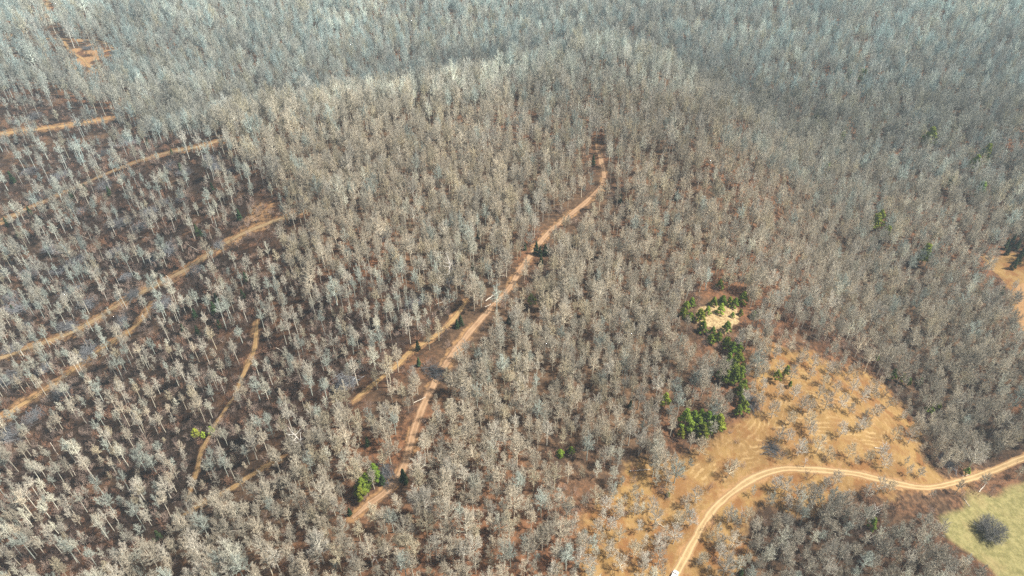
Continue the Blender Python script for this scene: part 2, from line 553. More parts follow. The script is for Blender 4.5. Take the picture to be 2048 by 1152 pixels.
build_ground()
ROAD_LABELS = {
    'ridge': "orange clay road winding down the wooded ridge", 'track': "pale sandy two-rut track curving through the tan clearing",
    'skid_a': "long tan skid road crossing the thinned slope", 'skid_b': "amber skid road below the long tan one",
    'skid_c': "faint tan skid road higher up the thinned slope", 'skid_d': "short wide amber skid road highest on the slope",
    'trail_a': "narrow amber trail running down through brushy cut woods", 'trail_b': "short amber trail along the edge of the dense woods",
    'trail_c': "amber trail branching off the ridge road", 
    'cut_a': "amber bare arc scraped on the far hillside", 'cut_b': "broad amber scrape inside the arc on the far hillside",
    'trail_e': "tan dirt road on the far hillside corner"}
for k in ROADS:
    tag(build_road(k), ROAD_LABELS[k], "dirt road", kind="structure")


# ------------------------------------------------------------------ plants as branch skeletons
class Sk:
    """Collects tapering limbs (3-5 sided) and single-triangle twigs."""

    def __init__(self):
        self.a, self.b, self.ra, self.rb, self.n = [], [], [], [], []
        self.tw, self.tr = [], []

    def limb(self, pts, r0, r1, sides=3):
        k = len(pts) - 1
        for i in range(k):
            self.a.append(pts[i]); self.b.append(pts[i + 1])
            self.ra.append(r0 + (r1 - r0) * i / k); self.rb.append(r0 + (r1 - r0) * (i + 1) / k)
            self.n.append(sides)

    def twig(self, p, q, w):
        self.tw.append((p, q)); self.tr.append(w)

    def mesh(self, name, mat, rng):
        V, T, Q = [], [], []
        off = 0
        if self.a:
            A, B = np.array(self.a), np.array(self.b)
            D = B - A
            D /= np.linalg.norm(D, axis=1, keepdims=True) + 1e-9
            ref = np.where(np.abs(D[:, 2:3]) > 0.9, np.array([[1.0, 0, 0]]), np.array([[0, 0, 1.0]]))
            S = np.cross(D, ref); S /= np.linalg.norm(S, axis=1, keepdims=True)
            U = np.cross(D, S)
            N = np.array(self.n); RA = np.array(self.ra)[:, None]; RB = np.array(self.rb)[:, None]
            for sides in sorted(set(self.n)):
                k = N == sides
                m = int(k.sum())
                rings = []
                for P, Rr in ((A, RA), (B, RB)):
                    ring = []
                    for j in range(sides):
                        c, s = math.cos(2 * math.pi * j / sides), math.sin(2 * math.pi * j / sides)
                        ring.append(P[k] + (S[k] * c + U[k] * s) * Rr[k])
                    rings.append(np.stack(ring, 1))
                V.append(np.stack(rings, 1).reshape(-1, 3))
                base = off + np.arange(m)[:, None] * (2 * sides)
                j = np.arange(sides)
                q = np.stack([base + j, base + (j + 1) % sides, base + sides + (j + 1) % sides, base + sides + j], -1).reshape(-1, 4)
                Q.append(q)
                off += m * 2 * sides
        if self.tw:
            P = np.array([t[0] for t in self.tw]); E = np.array([t[1] for t in self.tw]); W = np.array(self.tr)[:, None]
            D = E - P
            S = np.cross(D, rng.normal(size=D.shape)); S /= np.linalg.norm(S, axis=1, keepdims=True) + 1e-9
            V.append(np.stack([P - S * W, P + S * W, E], 1).reshape(-1, 3))
            T.append(off + np.arange(len(P) * 3).reshape(-1, 3))
        F = ([np.concatenate(Q)] if Q else []) + T
        return mesh_np(name, np.concatenate(V), F, [mat])


def unit(v):
    return v / (np.linalg.norm(v) + 1e-9)


def bez(p0, p1, p2, n):
    t = np.linspace(0, 1, n + 1)[:, None]
    return list((1 - t) ** 2 * p0 + 2 * t * (1 - t) * p1 + t * t * p2)


def make_bare(seed, H, crown0, Rc, n_limb=11, n2=7, n3=6, n4=5, trunk_r=0.2, lean=0.4, tw=0.024, up=0.55, l2=2.0, l3=1.15, l4=0.75, fork=False):
    """Trunk-and-limb mesh and crown-of-twigs mesh of one leafless tree."""
    g = np.random.default_rng(seed)
    trunk, crown = Sk(), Sk()
    lx, ly = g.normal(size=2) * lean * 0.5
    top = np.array([lx, ly, H * 0.93])
    mid = np.array([lx * 0.2 + g.normal() * 0.25, ly * 0.2 + g.normal() * 0.25, H * 0.5])
    spine = bez(np.array([0, 0, -0.6]), mid, top, 9)
    trunk.limb(spine, trunk_r, 0.035, 5)

    def on_spine(z):
        t = min(max((z + 0.6) / (H * 0.93 + 0.6), 0), 1) * 9
        i = min(int(t), 8)
        return spine[i] * (1 - (t - i)) + spine[i + 1] * (t - i)
    zc = H * (crown0 + 1) * 0.5
    Rz = H * (1 - crown0) * 0.5
    ga = g.random() * 6.28
    for i in range(n_limb):
        f = (i + g.random() * 0.7) / n_limb
        zs = H * (crown0 - 0.06 + (0.70 - crown0) * f ** 1.3)
        p0 = on_spine(zs)
        ang = ga + i * 2.4 + g.normal() * 0.3
        elev = up * 0.6 + 0.75 * f + g.normal() * 0.16
        d = np.array([math.cos(ang), math.sin(ang), 0])
        dv = np.array([d[0] * math.cos(elev), d[1] * math.cos(elev), math.sin(elev)])
        # end on a dome: walk along dv until the crown's ellipsoid is reached
        zd, rz = H * (crown0 + 0.18), H * (0.80 - crown0)
        q = (p0 - np.array([p0[0], p0[1], zd])) / np.array([Rc, Rc, rz])
        w = dv / np.array([Rc, Rc, rz])
        A_, B_, C_ = w @ w, 2 * q @ w, q @ q - 1
        disc = max(0.0, B_ * B_ - 4 * A_ * C_)
        reach = max(0.8, (-B_ + math.sqrt(disc)) / (2 * A_)) * (0.84 + 0.2 * g.random())
        p2 = p0 + dv * reach
        p1 = p0 + dv * reach * 0.5 + d * reach * 0.13 - np.array([0, 0, reach * 0.06])
        pts = bez(p0, p1, p2, 4)
        r0 = max(0.05, trunk_r * (0.62 - 0.2 * f))
        trunk.limb(pts, r0, 0.04, 3)
        spread(crown, g, pts, n2, n3, n4, l2, l3, l4, r0 * 0.5, tw, zc, crown0 * H)
    spread(crown, g, spine[6:], n2 + 2, n3, n4, l2 * 0.9, l3, l4, 0.05, tw, zc, crown0 * H)
    return trunk.mesh("trunk", M_BARK, g), crown.mesh("crown", M_TWIG, g)


def spread(crown, g, pts, n2, n3, n4, l2, l3, l4, r, tw, zc, z0):
    base = np.array([0, 0, z0 - 1.0])
    L = len(pts) - 1
    for j in range(n2):
        t = (0.28 + 0.72 * (j + g.random()) / n2) * L
        i = min(int(t), L - 1)
        p = pts[i] * (1 - (t - i)) + pts[i + 1] * (t - i)
        tang = unit(pts[i + 1] - pts[i])
        rad = unit(p - base)
        d = unit(tang * 0.7 + rad * 0.75 + g.normal(size=3) * 0.5)
        ln = l2 * (0.55 + 0.7 * g.random())
        bend = unit(d + np.array([0, 0, 0.35]) + g.normal(size=3) * 0.2)
        q1 = p + d * ln * 0.55
        q2 = q1 + bend * ln * 0.5
        sub = [p, q1, q2]
        crown.limb(sub, max(0.036, r), 0.02, 3)
        for k in range(n3):
            tt = (0.2 + 0.8 * (k + g.random()) / n3) * 2
            ii = min(int(tt), 1)
            p3 = sub[ii] * (1 - (tt - ii)) + sub[ii + 1] * (tt - ii)
            d3 = unit(unit(sub[ii + 1] - sub[ii]) * 0.7 + unit(p3 - base) * 0.5 + g.normal(size=3) * 0.62)
            l_3 = l3 * (0.5 + 0.8 * g.random())
            e3 = p3 + d3 * l_3
            crown.limb([p3, e3], 0.024, 0.012, 3)
            for m in range(n4):
                tq = 0.25 + 0.75 * g.random()
                p4 = p3 + (e3 - p3) * tq
                d4 = unit(d3 * 0.75 + unit(p4 - base) * 0.3 + g.normal(size=3) * 0.6)
                crown.twig(p4, p4 + d4 * l4 * (0.5 + 0.8 * g.random()), tw)


def make_snag(seed, H, nb=9):
    g = np.random.default_rng(seed)
    t, out = Sk(), []
    spine = bez(np.array([0, 0, -0.5]), np.array([g.normal() * 0.8, g.normal() * 0.8, H * 0.5]), np.array([g.normal() * 1.2, g.normal() * 1.2, H]), 8)
    t.limb(spine, 0.30, 0.08, 6)
    for i in range(nb):
        z = 0.4 + 0.58 * (i + g.random()) / nb
        c = Sk()
        k = z * 8; a = min(int(k), 7)
        p = spine[a] * (1 - (k - a)) + spine[a + 1] * (k - a)
        an = i * 2.4 + g.normal() * 0.4
        ln = H * (0.30 - 0.15 * z) * (0.7 + 0.6 * g.random())
        d = np.array([math.cos(an), math.sin(an), 0.5 + 0.5 * g.random()])
        p2 = p + d * ln
        pts = bez(p, p + d * ln * 0.5 * np.array([1.2, 1.2, 0.5]), p2, 3)
        c.limb(pts, 0.15, 0.06, 4)
        for _ in range(4):
            kk = 1 + int(g.random() * 2.9)
            q = pts[kk]
            e = q + unit(d + g.normal(size=3) * 0.6) * ln * 0.35
            c.limb([q, e], 0.07, 0.03, 3)
        out.append(c.mesh("branch", M_SNAG, g))
    return t.mesh("trunk", M_SNAG, g), out


def needle_mesh(name, mat, centres, radii, per, size, g, flat=0.7):
    P, Nn = [], []
    for c, r in zip(centres, radii):
        d = g.normal(size=(per, 3)); d /= np.linalg.norm(d, axis=1, keepdims=True)
        rr = r * (0.45 + 0.55 * g.random((per, 1)) ** 0.5)
        P.append(c + d * rr * np.array([1, 1, flat]))
        Nn.append(d)
    P, D = np.concatenate(P), np.concatenate(Nn)
    S = np.cross(D, g.normal(size=D.shape)); S /= np.linalg.norm(S, axis=1, keepdims=True) + 1e-9
    U = unit_rows(np.cross(D, S) + D * (0.6 * g.random((len(D), 1))))
    w = size * (0.6 + 0.8 * g.random((len(P), 1)))
    V = np.stack([P - S * w * 0.4, P + S * w * 0.4, P + U * w], 1).reshape(-1, 3)
    return mesh_np(name, V, [np.arange(len(V)).reshape(-1, 3)], [mat])


def unit_rows(a):
    return a / (np.linalg.norm(a, axis=1, keepdims=True) + 1e-9)


def make_pine(seed, H, Rc, bottom=0.25, mat=None, dense=26):
    g = np.random.default_rng(seed)
    t = Sk()
    top = np.array([g.normal() * 0.2, g.normal() * 0.2, H])
    spine = [np.array([0, 0, -0.4]) * (1 - s) + top * s for s in np.linspace(0, 1, 7)]
    t.limb(spine, 0.05 + H * 0.012, 0.02, 6)
    cs, rs = [], []
    for i in range(dense):
        f = (i + g.random() * 0.6) / dense
        z = H * (bottom + (1 - bottom) * f)
        rr = Rc * (1 - f ** 1.6) * (0.5 + 0.6 * g.random())
        an = i * 2.4 + g.normal() * 0.4
        c = np.array([math.cos(an) * rr, math.sin(an) * rr, z + rr * 0.25])
        cs.append(c); rs.append(Rc * (0.36 - 0.14 * f) * (0.8 + 0.5 * g.random()))
        t.limb([np.array([0, 0, z - rr * 0.1]), c], 0.045, 0.02, 3)
    return t.mesh("trunk", M_PBARK, g), needle_mesh("crown", mat or M_PINE, cs, rs, 150, 0.11 * Rc + 0.1, g)


def make_cedar(seed, H, Rc):
    g = np.random.default_rng(seed)
    t = Sk()
    t.limb([np.array([0, 0, -0.4]), np.array([0, 0, H * 0.95])], 0.11, 0.02, 6)
    cs, rs = [], []
    for i in range(44):
        f = (i + g.random()) / 44
        z = H * (0.06 + 0.9 * f)
        rr = Rc * (1 - f ** 1.3) * (0.45 + 0.4 * g.random())
        an = g.random() * 6.28
        cs.append(np.array([math.cos(an) * rr, math.sin(an) * rr, z])); rs.append(Rc * (0.40 - 0.2 * f))
    return t.mesh("trunk", M_PBARK, g), needle_mesh("crown", M_CEDAR, cs, rs, 110, 0.30, g, 1.2)


def make_bush(seed, H, Rc, stems, n2, n3, mat, r0=0.03, tw=0.02):
    """Many-stemmed leafless bush, one mesh."""
    g = np.random.default_rng(seed)
    c = Sk()
    for i in range(stems):
        an = g.random() * 6.28
        rr = Rc * g.random() ** 0.5
        p0 = np.array([math.cos(an) * rr * 0.35, math.sin(an) * rr * 0.35, -0.2])
        p2 = np.array([math.cos(an) * rr, math.sin(an) * rr, H * math.sqrt(max(0.05, 1 - (rr / Rc) ** 2 * 0.75)) * (0.75 + 0.3 * g.random())])
        pts = bez(p0, (p0 + p2) * 0.5 + np.array([0, 0, H * 0.1]), p2, 3)
        c.limb(pts, r0, 0.012, 3)
        for _ in range(n2):
            k = 1 + int(g.random() * 2.99)
            q = pts[k] + g.normal(size=3) * 0.03
            d = unit(unit(pts[k] - pts[k - 1]) + g.normal(size=3) * 0.55)
            e = q + d * H * 0.28 * (0.5 + g.random())
            c.limb([q, e], 0.016, 0.008, 3)
            for _ in range(n3):
                s = q + (e - q) * (0.2 + 0.8 * g.random())
                c.twig(s, s + unit(d + g.normal(size=3) * 0.6) * H * 0.16 * (0.5 + g.random()), tw)
    return c.mesh("bush", mat, g)


def make_pile(seed, Rc, mat):
    """Heap of felled tops and limbs."""
    g = np.random.default_rng(seed)
    c = Sk()
    for i in range(46):
        an = g.random() * 6.28
        p = np.array([g.normal() * Rc * 0.4, g.normal() * Rc * 0.35, 0.1 + g.random() * 0.9])
        dd = 0.55 * g.normal() + 0.3
        d = np.array([math.cos(dd), math.sin(dd), g.normal() * 0.16])
        L = Rc * (0.5 + 0.9 * g.random())
        a, b = p - d * L * 0.5, p + d * L * 0.5
        a[2] = max(a[2], 0.05)
        b[2] = max(b[2], 0.05)
        pts = bez(a, (a + b) * 0.5 + np.array([0, 0, 0.3]), b, 3)
        c.limb(pts, 0.09 * (0.4 + g.random()), 0.02, 4)
        for _ in range(9):
            k = int(g.random() * 2.99)
            q = pts[k] + (pts[k + 1] - pts[k]) * g.random()
            e = q + unit(d + g.normal(size=3) * 0.6 + np.array([0, 0, 0.25])) * L * 0.33 * (0.5 + g.random())
            c.limb([q, e], 0.028, 0.01, 3)
            for _ in range(4):
                s = q + (e - q) * g.random()
                c.twig(s, s + unit(e - q + g.normal(size=3) * 0.6) * 0.8, 0.022)
    return c.mesh("brush_pile", mat, g)


def make_log(seed, L, r):
    g = np.random.default_rng(seed)
    c = Sk()
    n = 8
    pts = [np.array([L * (i / n - 0.5), g.normal() * 0.12, r * (1 - 0.4 * i / n) + 0.04]) for i in range(n + 1)]
    c.limb(pts, r, r * 0.45, 9)
    for _ in range(7):
        k = 3 + int(g.random() * (n - 3.01))
        d = unit(np.array([0.7, g.normal(), 0.25 + 0.3 * g.random()]))
        c.limb([pts[k], pts[k] + d * (0.5 + 1.3 * g.random())], 0.07, 0.025, 4)
    m = c.mesh("log", M_SNAG, g)
    return m


# kinds of bare tree: (trunk mesh, crown mesh, height, crown radius)
KINDS = []


def kind(seed, H, c0, Rc, **k):
    KINDS.append((*make_bare(seed, H, c0, Rc, **k), H, Rc))


for i in range(8):      # 0-7 closed-canopy trees
    kind(100 + i, 11.5 + 0.9 * (i % 3), 0.38 + 0.03 * (i % 4), 1.2 + 0.2 * (i % 3), n_limb=14 + i % 3, n2=6, n3=5, n4=3, l2=0.9, l3=0.6, l4=0.42, tw=0.026)
for i in range(4):      # 8-11 open-grown trees of the clearing
    kind(200 + i, 7.6 + 0.6 * i, 0.28, 1.35 + 0.15 * i, n_limb=14, trunk_r=0.17, up=0.5, n2=5, n4=3, l2=1.0, l3=0.65, l4=0.45, tw=0.026)
for i in range(4):      # 12-15 slender trees left standing on the cut slope
    kind(300 + i, 12.5 + 1.2 * i, 0.50 + 0.03 * i, 0.95 + 0.14 * i, n_limb=11, n2=5, n3=5, n4=3, trunk_r=0.17, up=0.75, l2=1.05, l3=0.7, l4=0.5, tw=0.026)
for i in range(3):      # 16-18 saplings and small trees
    kind(400 + i, 5.5 + 1.3 * i, 0.25, 0.75 + 0.15 * i, n_limb=10, n2=5, n3=4, n4=3, trunk_r=0.08, up=0.7, l2=0.7, l3=0.5, l4=0.4, tw=0.024)
for i in range(2):      # 19-20 big old crowns
    kind(500 + i, 14.5 + i, 0.36, 2.2 + 0.3 * i, n_limb=18, n2=7, n3=6, n4=3, trunk_r=0.28, up=0.5, l2=1.3, l3=0.85, l4=0.55, tw=0.028)

# ------------------------------------------------------------------ where every tree of the wood stands
TINTS = [(1.0, 0.98, 0.95), (1.02, 0.95, 0.85), (0.96, 0.915, 0.84), (1.12, 1.15, 1.10), (0.84, 0.95, 0.96), (0.78, 0.75, 0.70), (0.94, 0.87, 0.72)]
TINT_WORDS = ["pale grey", "beige", "pinkish-grey", "whitish", "blue-grey", "dull grey", "tan-grey"]

road_lines = [(p['width'], catmull(pts, 4)) for p, pts in ROADS.values()]


def growth(y):
    return 1.0 + 0.62 * sstep(240, 620, np.asarray(y, float))


def candidates(step, x0=-1000, x1=1000, y0=70, y1=1330, seed=1):
    g = np.random.default_rng(seed)
    X, Y = [], []
    yy, odd = y0, 0
    while yy < y1:
        st = step * float(growth(yy))
        r = np.arange(x0 + (odd % 2) * st * 0.5, x1, st)
        X.append(r + (g.random(r.size) - 0.5) * st * 0.8)
        Y.append(yy + (g.random(r.size) - 0.5) * st * 0.75)
        yy += st * 0.9
        odd += 1
    x, y = np.concatenate(X), np.concatenate(Y)
    z = ground_z(x, y)
    u, v, dep = pixel(x, y, z + 6)
    # keep what the picture, or one from a few steps aside, can see
    m = (u > -300) & (u < 2348) & (v < 1152 + 260) & (v > -110)
    return x[m], y[m], z[m]


def road_gap(x, y, hgt, z):
    """Nearest gap to any road edge for the trunk, and for the patch the crown hides as seen from the air."""
    g1, g2 = np.full(x.shape, 1e9), np.full(x.shape, 1e9)
    for w, line in road_lines:
        g1 = np.minimum(g1, seg_dist(x, y, line, False) - w * 0.5)
        for part in (0.55, 0.8, 0.98):
            k = (hgt * part) / np.maximum(60, CAM_H - z - hgt * part)
            g2 = np.minimum(g2, seg_dist(x + x * k, y + y * k, line, False) - w * 0.5)
    return g1, g2


EVER = [  # u, v of the foot, kind, size, greenness, where
    *[(u, v, 'p', s, gq, "in the pine clump at the clearing's corner") for u, v, s, gq in
      [(1366, 862, 1.0, 1.0), (1378, 872, 0.9, 0.8), (1384, 852, 1.05, 1.1), (1392, 868, 1.0, 0.7), (1402, 880, 1.0, 0.8), (1410, 860, 1.15, 1.0), (1412, 876, 0.95, 0.7), (1422, 866, 1.1, 0.9),
       (1432, 868, 0.9, 1.15), (1360, 878, 0.7, 0.9), (1398, 846, 0.9, 1.0)]],
    *[(u, v, 'p', s, gq, "in the line of pines beside the clearing") for u, v, s, gq in
      [(1452, 700, 0.7, 1.0), (1462, 712, 0.75, 0.8), (1476, 706, 0.75, 1.0), (1456, 728, 0.8, 1.1), (1474, 724, 0.7, 1.0), (1446, 748, 0.9, 0.6), (1460, 752, 1.0, 0.65), (1470, 744, 1.0, 0.8),
       (1450, 768, 0.95, 0.6), (1466, 770, 1.0, 0.7), (1478, 764, 0.9, 0.9), (1484, 784, 0.85, 0.9), (1476, 796, 0.8, 0.8), (1480, 812, 0.8, 0.9), (1486, 826, 0.7, 1.0), (1474, 832, 0.65, 0.8), (1436, 760, 0.7, 1.0)]],
    *[(u, v, 'y', s, gq, "at the rim of the sand pit") for u, v, s, gq in
      [(1366, 634, 1.0, 0.9), (1372, 618, 0.9, 1.1), (1382, 612, 1.0, 1.2), (1380, 640, 1.0, 1.0), (1398, 642, 1.1, 1.0), (1404, 664, 1.1, 0.8), (1424, 670, 1.0, 0.8), (1436, 680, 1.2, 0.8), (1452, 662, 1.2, 0.9),
       (1426, 612, 1.2, 0.9), (1444, 608, 1.1, 0.9), (1458, 610, 1.1, 1.1), (1468, 614, 0.9, 1.0), (1440, 626, 0.9, 1.5), (1414, 628, 0.8, 1.3), (1464, 634, 0.7, 1.3), (1480, 630, 0.8, 1.0), (1506, 636, 1.0, 1.1), (1484, 606, 1.1, 0.9), (1438, 578, 1.2, 0.9), (1420, 686, 1.0, 0.8), (1450, 690, 1.1, 0.9)]],
    (1550, 764, 'p', 0.68, 0.9, "standing free in the tan clearing"), (1570, 752, 'p', 0.62, 1.0, "standing free in the tan clearing"), (1578, 775, 'p', 0.55, 0.9, "standing free in the tan clearing"),
    *[(u, v, 'p', s, gq, "clumped by the ridge road") for u, v, s, gq in [(728, 990, 0.9, 0.8), (736, 978, 0.95, 0.75), (745, 968, 0.9, 0.85), (724, 1002, 0.8, 0.8), (752, 962, 0.75, 0.8)]],
    (808, 962, 'c', 1.05, 1.0, "beside the ridge road"), (766, 968, 'c', 0.9, 1.0, "beside the ridge road"), (812, 968, 'c', 0.6, 1.2, "beside the ridge road"), (700, 1030, 'c', 0.5, 0.8, "beside the ridge road"),
    *[(u, v, 'c', s, 1.0, "clumped by the ridge road") for u, v, s in [(1072, 508, 1.0), (1080, 512, 0.9), (1090, 510, 1.0), (1096, 506, 0.9), (1082, 528, 0.9)]],
    (1050, 500, 'c', 0.7, 1.4, "beside the ridge road"), (922, 652, 'c', 1.1, 1.0, "beside the ridge road"), (914, 656, 'c', 0.8, 1.0, "beside the ridge road"), (838, 732, 'c', 0.9, 1.5, "beside the amber trail"), (836, 700, 'c', 0.7, 1.0, "beside the amber trail"),
    (1018, 646, 'c', 0.8, 0.9, "in the dense ridge wood"), (1328, 816, 'p', 0.9, 1.25, "in the dense ridge wood"), (1062, 614, 'p', 0.75, 1.1, "in the dense ridge wood"), (958, 476, 'c', 0.9, 1.4, "in the dense ridge wood"),
    (945, 540, 'c', 0.8, 1.2, "in the dense ridge wood"), (1260, 815, 'c', 0.6, 1.5, "in the dense ridge wood"), (1120, 912, 'y', 1.0, 1.2, "in the gap above the clearing"), (1142, 906, 'y', 0.9, 1.0, "in the gap above the clearing"), (736, 892, 'c', 0.7, 1.6, "in the dense ridge wood"),
    (1240, 405, 'c', 0.8, 1.2, "near the ridge road"), (1186, 330, 'c', 0.9, 1.3, "inside the bend of the ridge road"), (1352, 400, 'c', 0.9, 1.0, "in the dense ridge wood"),
    *[(u, v, 'p', s, gq, "in the far wood") for u, v, s, gq in [(1746, 462, 1.0, 1.0), (1752, 456, 0.8, 0.9), (1768, 482, 0.85, 0.9), (1840, 530, 1.2, 0.9), (1844, 525, 0.9, 0.8), (1848, 304, 1.1, 0.7), (1962, 330, 1.2, 0.9), (1966, 318, 1.1, 0.9),
                                                                (1942, 346, 1.1, 1.0), (1692, 168, 1.1, 1.4), (1716, 166, 1.0, 1.4), (1724, 166, 0.9, 1.4), (1626, 250, 0.9, 1.3), (1678, 298, 1.0, 1.0), (1952, 400, 1.0, 1.1), (1956, 408, 0.9, 1.2), (1896, 382, 0.8, 1.0), (1648, 356, 0.7, 0.7), (1806, 84, 1.0, 0.7)]],
    *[(u, v, 'c', s, 0.9, "in the far wood") for u, v, s in [(1672, 78, 1.1), (1646, 216, 1.0), (1800, 224, 0.9), (1738, 328, 0.8), (1690, 384, 0.8), (1736, 270, 0.8)]],
    *[(u, v, 'c', s, 1.2, "edging the clearing") for u, v, s in [(2008, 498, 1.2), (2020, 492, 1.2), (2030, 500, 1.3), (2012, 510, 0.9), (2024, 538, 1.1), (2034, 526, 1.2), (2042, 512, 1.2), (2000, 590, 0.9)]],
    *[(u, v, 'p', s, gq, "in the gully beyond the clearing") for u, v, s, gq in [(1782, 760, 0.8, 0.9), (1800, 766, 0.9, 0.8), (1812, 772, 0.7, 0.9), (1836, 772, 0.6, 0.8), (1752, 722, 0.5, 1.2), (1852, 832, 0.7, 0.9), (1872, 820, 0.6, 0.9), (1930, 950, 0.6, 1.3), (1738, 1060, 0.7, 0.7)]],
    *[(u, v, 'c', s, gq, "on the thinned slope") for u, v, s, gq in [(487, 596, 0.9, 0.8), (436, 608, 1.0, 0.9), (430, 626, 1.1, 1.2), (392, 636, 0.9, 1.4), (398, 672, 1.1, 0.9), (440, 656, 0.9, 0.9), (368, 664, 0.7, 0.9), (396, 470, 1.1, 1.2), (404, 474, 0.8, 1.0), (480, 440, 1.1, 1.3),
                                                                   (146, 400, 1.1, 1.5), (220, 390, 0.9, 1.4), (492, 562, 0.7, 1.3), (16, 452, 1.1, 1.6), (62, 430, 0.8, 1.4), (2, 486, 1.0, 1.2), (38, 476, 0.8, 1.3), (28, 622, 0.6, 1.4), (296, 290, 1.0, 1.0), (364, 345, 1.0, 1.6), (345, 310, 0.9, 1.8), (172, 382, 0.9, 1.0), (28, 366, 1.1, 1.8), (426, 382, 0.9, 1.3)]],
    *[(u, v, 'y', s, 1.5, "beside the narrow amber trail") for u, v, s in [(393, 872, 0.8), (408, 874, 0.8), (424, 866, 0.9)]],
    (320, 1078, 'c', 0.8, 0.9, "in the brush near the bottom"), (313, 1090, 'c', 0.7, 1.3, "in the brush near the bottom"), (1336, 992, 'y', 0.45, 1.3, "by a clearing tree"), (1480, 1150, 'c', 0.8, 1.0, "in the dark thicket"),
]
EVER_XY = [bp(e[0], e[1]) for e in EVER] + bps([(1974, 1068), (1268, 942), (1290, 940), (984, 593), (978, 600), (1352, 1150)])


def ever_gap(x, y, z):
    """How near a tree, or the patch its crown hides from the air, comes to an evergreen or other thing in a gap of its own."""
    gap = np.full(x.shape, 1e9)
    for part in (0.0, 0.5, 0.8):
        k = 13.0 * part / (CAM_H - z - 13.0 * part)
        for ex, ey in EVER_XY:
            gap = np.minimum(gap, np.hypot(x + x * k - ex, y + y * k - ey))
    return gap


x, y, z = candidates(4.1)
n = len(x)
g = np.random.default_rng(77)
d_ridge = sdf(x, y, RIDGE)
d_cut, d_clear, d_field, d_pit = sdf(x, y, CUT), sdf(x, y, CLEARING), sdf(x, y, FIELD), sdf(x, y, PIT)
d_edge, d_thick, d_gully, d_ba, d_bb, d_bc = (sdf(x, y, P) for P in (EDGE_CLEAR, THICKET, GULLY, BARE_A, BARE_B, BARE_C))
g1, g2 = road_gap(x, y, 14.0 * growth(y), z)
dens = np.full(n, 0.96)
patch = vnoise(x, y, 45, 12)
incut = d_cut < 0
up_cut = incut & (y > 260)
dens = np.where(incut, 0.30 + 0.68 * patch, dens)
dens = np.where(up_cut & (y < 560), 0.10 + 0.46 * patch, dens)
dens = np.where(~incut & (patch < 0.30), 0.78, dens)
keep = g.random(n) < dens
low_wood = pixel(x, y, z)[1] > 1028
low_wood &= ~(d_clear < 20)
keep &= (g1 > 1.6) & ((g2 > 0.8) | (g.random(n) < 0.30) | low_wood)
keep &= (ever_gap(x, y, z) > 3.0) | (g.random(n) < 0.2)
edge_n = (vnoise(x, y, 16, 14) - 0.5) * 26
sprout = (d_clear <= 1.5 + edge_n) & (g.random(n) < np.where(sdf(x, y, MOWN) < 0, 0.05, 0.42))
keep &= ((d_clear > 1.5 + edge_n) | sprout) & (d_field > 4) & (d_pit > 6) & (d_edge > 1) & (d_bb > 0) & (sdf(x, y, HOLLOW) > 0)
keep &= (d_ba > 0) | (g.random(n) < 0.5)
for part in (0.5, 0.85):
    kq = 14.5 * part / (CAM_H - z - 14.5 * part)
    qx, qy = x + x * kq, y + y * kq
    keep &= (sdf(qx, qy, PIT) > 1.5) & ((sdf(qx, qy, EDGE_CLEAR) > 0) | (g.random(n) < 0.45)) & ((sdf(qx, qy, BARE_A) > 0) | (g.random(n) < 0.6)) & ((sdf(qx, qy, BARE_C) > 0) | (g.random(n) < 0.3)) & ((sdf(qx, qy, FIELD) > 0.5) | (g.random(n) < 0.3))
keep &= (d_bc > 0) | (g.random(n) < 0.3)
for P in SCRUB:
    keep &= (sdf(x, y, P) > 0) | (g.random(n) < 0.12)
kd = g.integers(0, 8, n)
kd = np.where(g.random(n) < 0.20, g.integers(16, 19, n), kd)
kd = np.where(g.random(n) < 0.05, g.integers(19, 21, n), kd)
r_ = g.random(n)
kd = np.where(incut & (r_ < 0.34), g.integers(12, 16, n), kd)
kd = np.where(incut & (r_ > 0.60), g.integers(16, 19, n), kd)
kd = np.where(sprout, g.integers(16, 19, n), kd)
ti = g.choice(len(TINTS), n, p=[0.22, 0.22, 0.18, 0.08, 0.10, 0.10, 0.10])
grove = vnoise(x, y, 60, 13)
ti = np.where((grove > 0.66) & (g.random(n) < 0.6), 2, ti)
ti = np.where((grove < 0.30) & (g.random(n) < 0.6), g.choice([4, 0, 3], n), ti)
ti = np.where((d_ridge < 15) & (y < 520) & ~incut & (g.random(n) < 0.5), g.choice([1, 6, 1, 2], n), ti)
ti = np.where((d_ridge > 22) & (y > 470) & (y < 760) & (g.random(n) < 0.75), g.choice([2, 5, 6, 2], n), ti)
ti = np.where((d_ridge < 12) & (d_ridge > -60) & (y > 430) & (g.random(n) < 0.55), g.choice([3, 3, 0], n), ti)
ti = np.where((y > 560) & (g.random(n) < 0.55), g.choice([0, 4, 3, 4], n), ti)  # silvery and blue-grey far tints stand in for part of the haze
ti = np.where(incut & (g.random(n) < 0.4), g.choice([0, 3, 4], n), ti)
ti = np.where(((d_gully < 0) | (d_thick < 0)) & (g.random(n) < 0.5), 5, ti)
cool = np.clip(sstep(330, 560, y) + 0.6 * sstep(60, 320, -x) * sstep(180, 330, y) + 0.35 * sstep(120, 400, x), 0, 1)  # cool share of the tint, haze painted into the tree colours
crest = (d_ridge < 14) & (d_ridge > -55) & (y > 430)
lee = (d_ridge > 20) & (y > 470) & (y < 740) & (np.abs(x) < 330)
sc = 0.72 + 0.52 * g.random(n)
sc = sc * np.where(incut, 0.95 + 0.45 * sstep(260, 560, y), 1.04 * growth(y))
rot = g.random(n) * 6.283
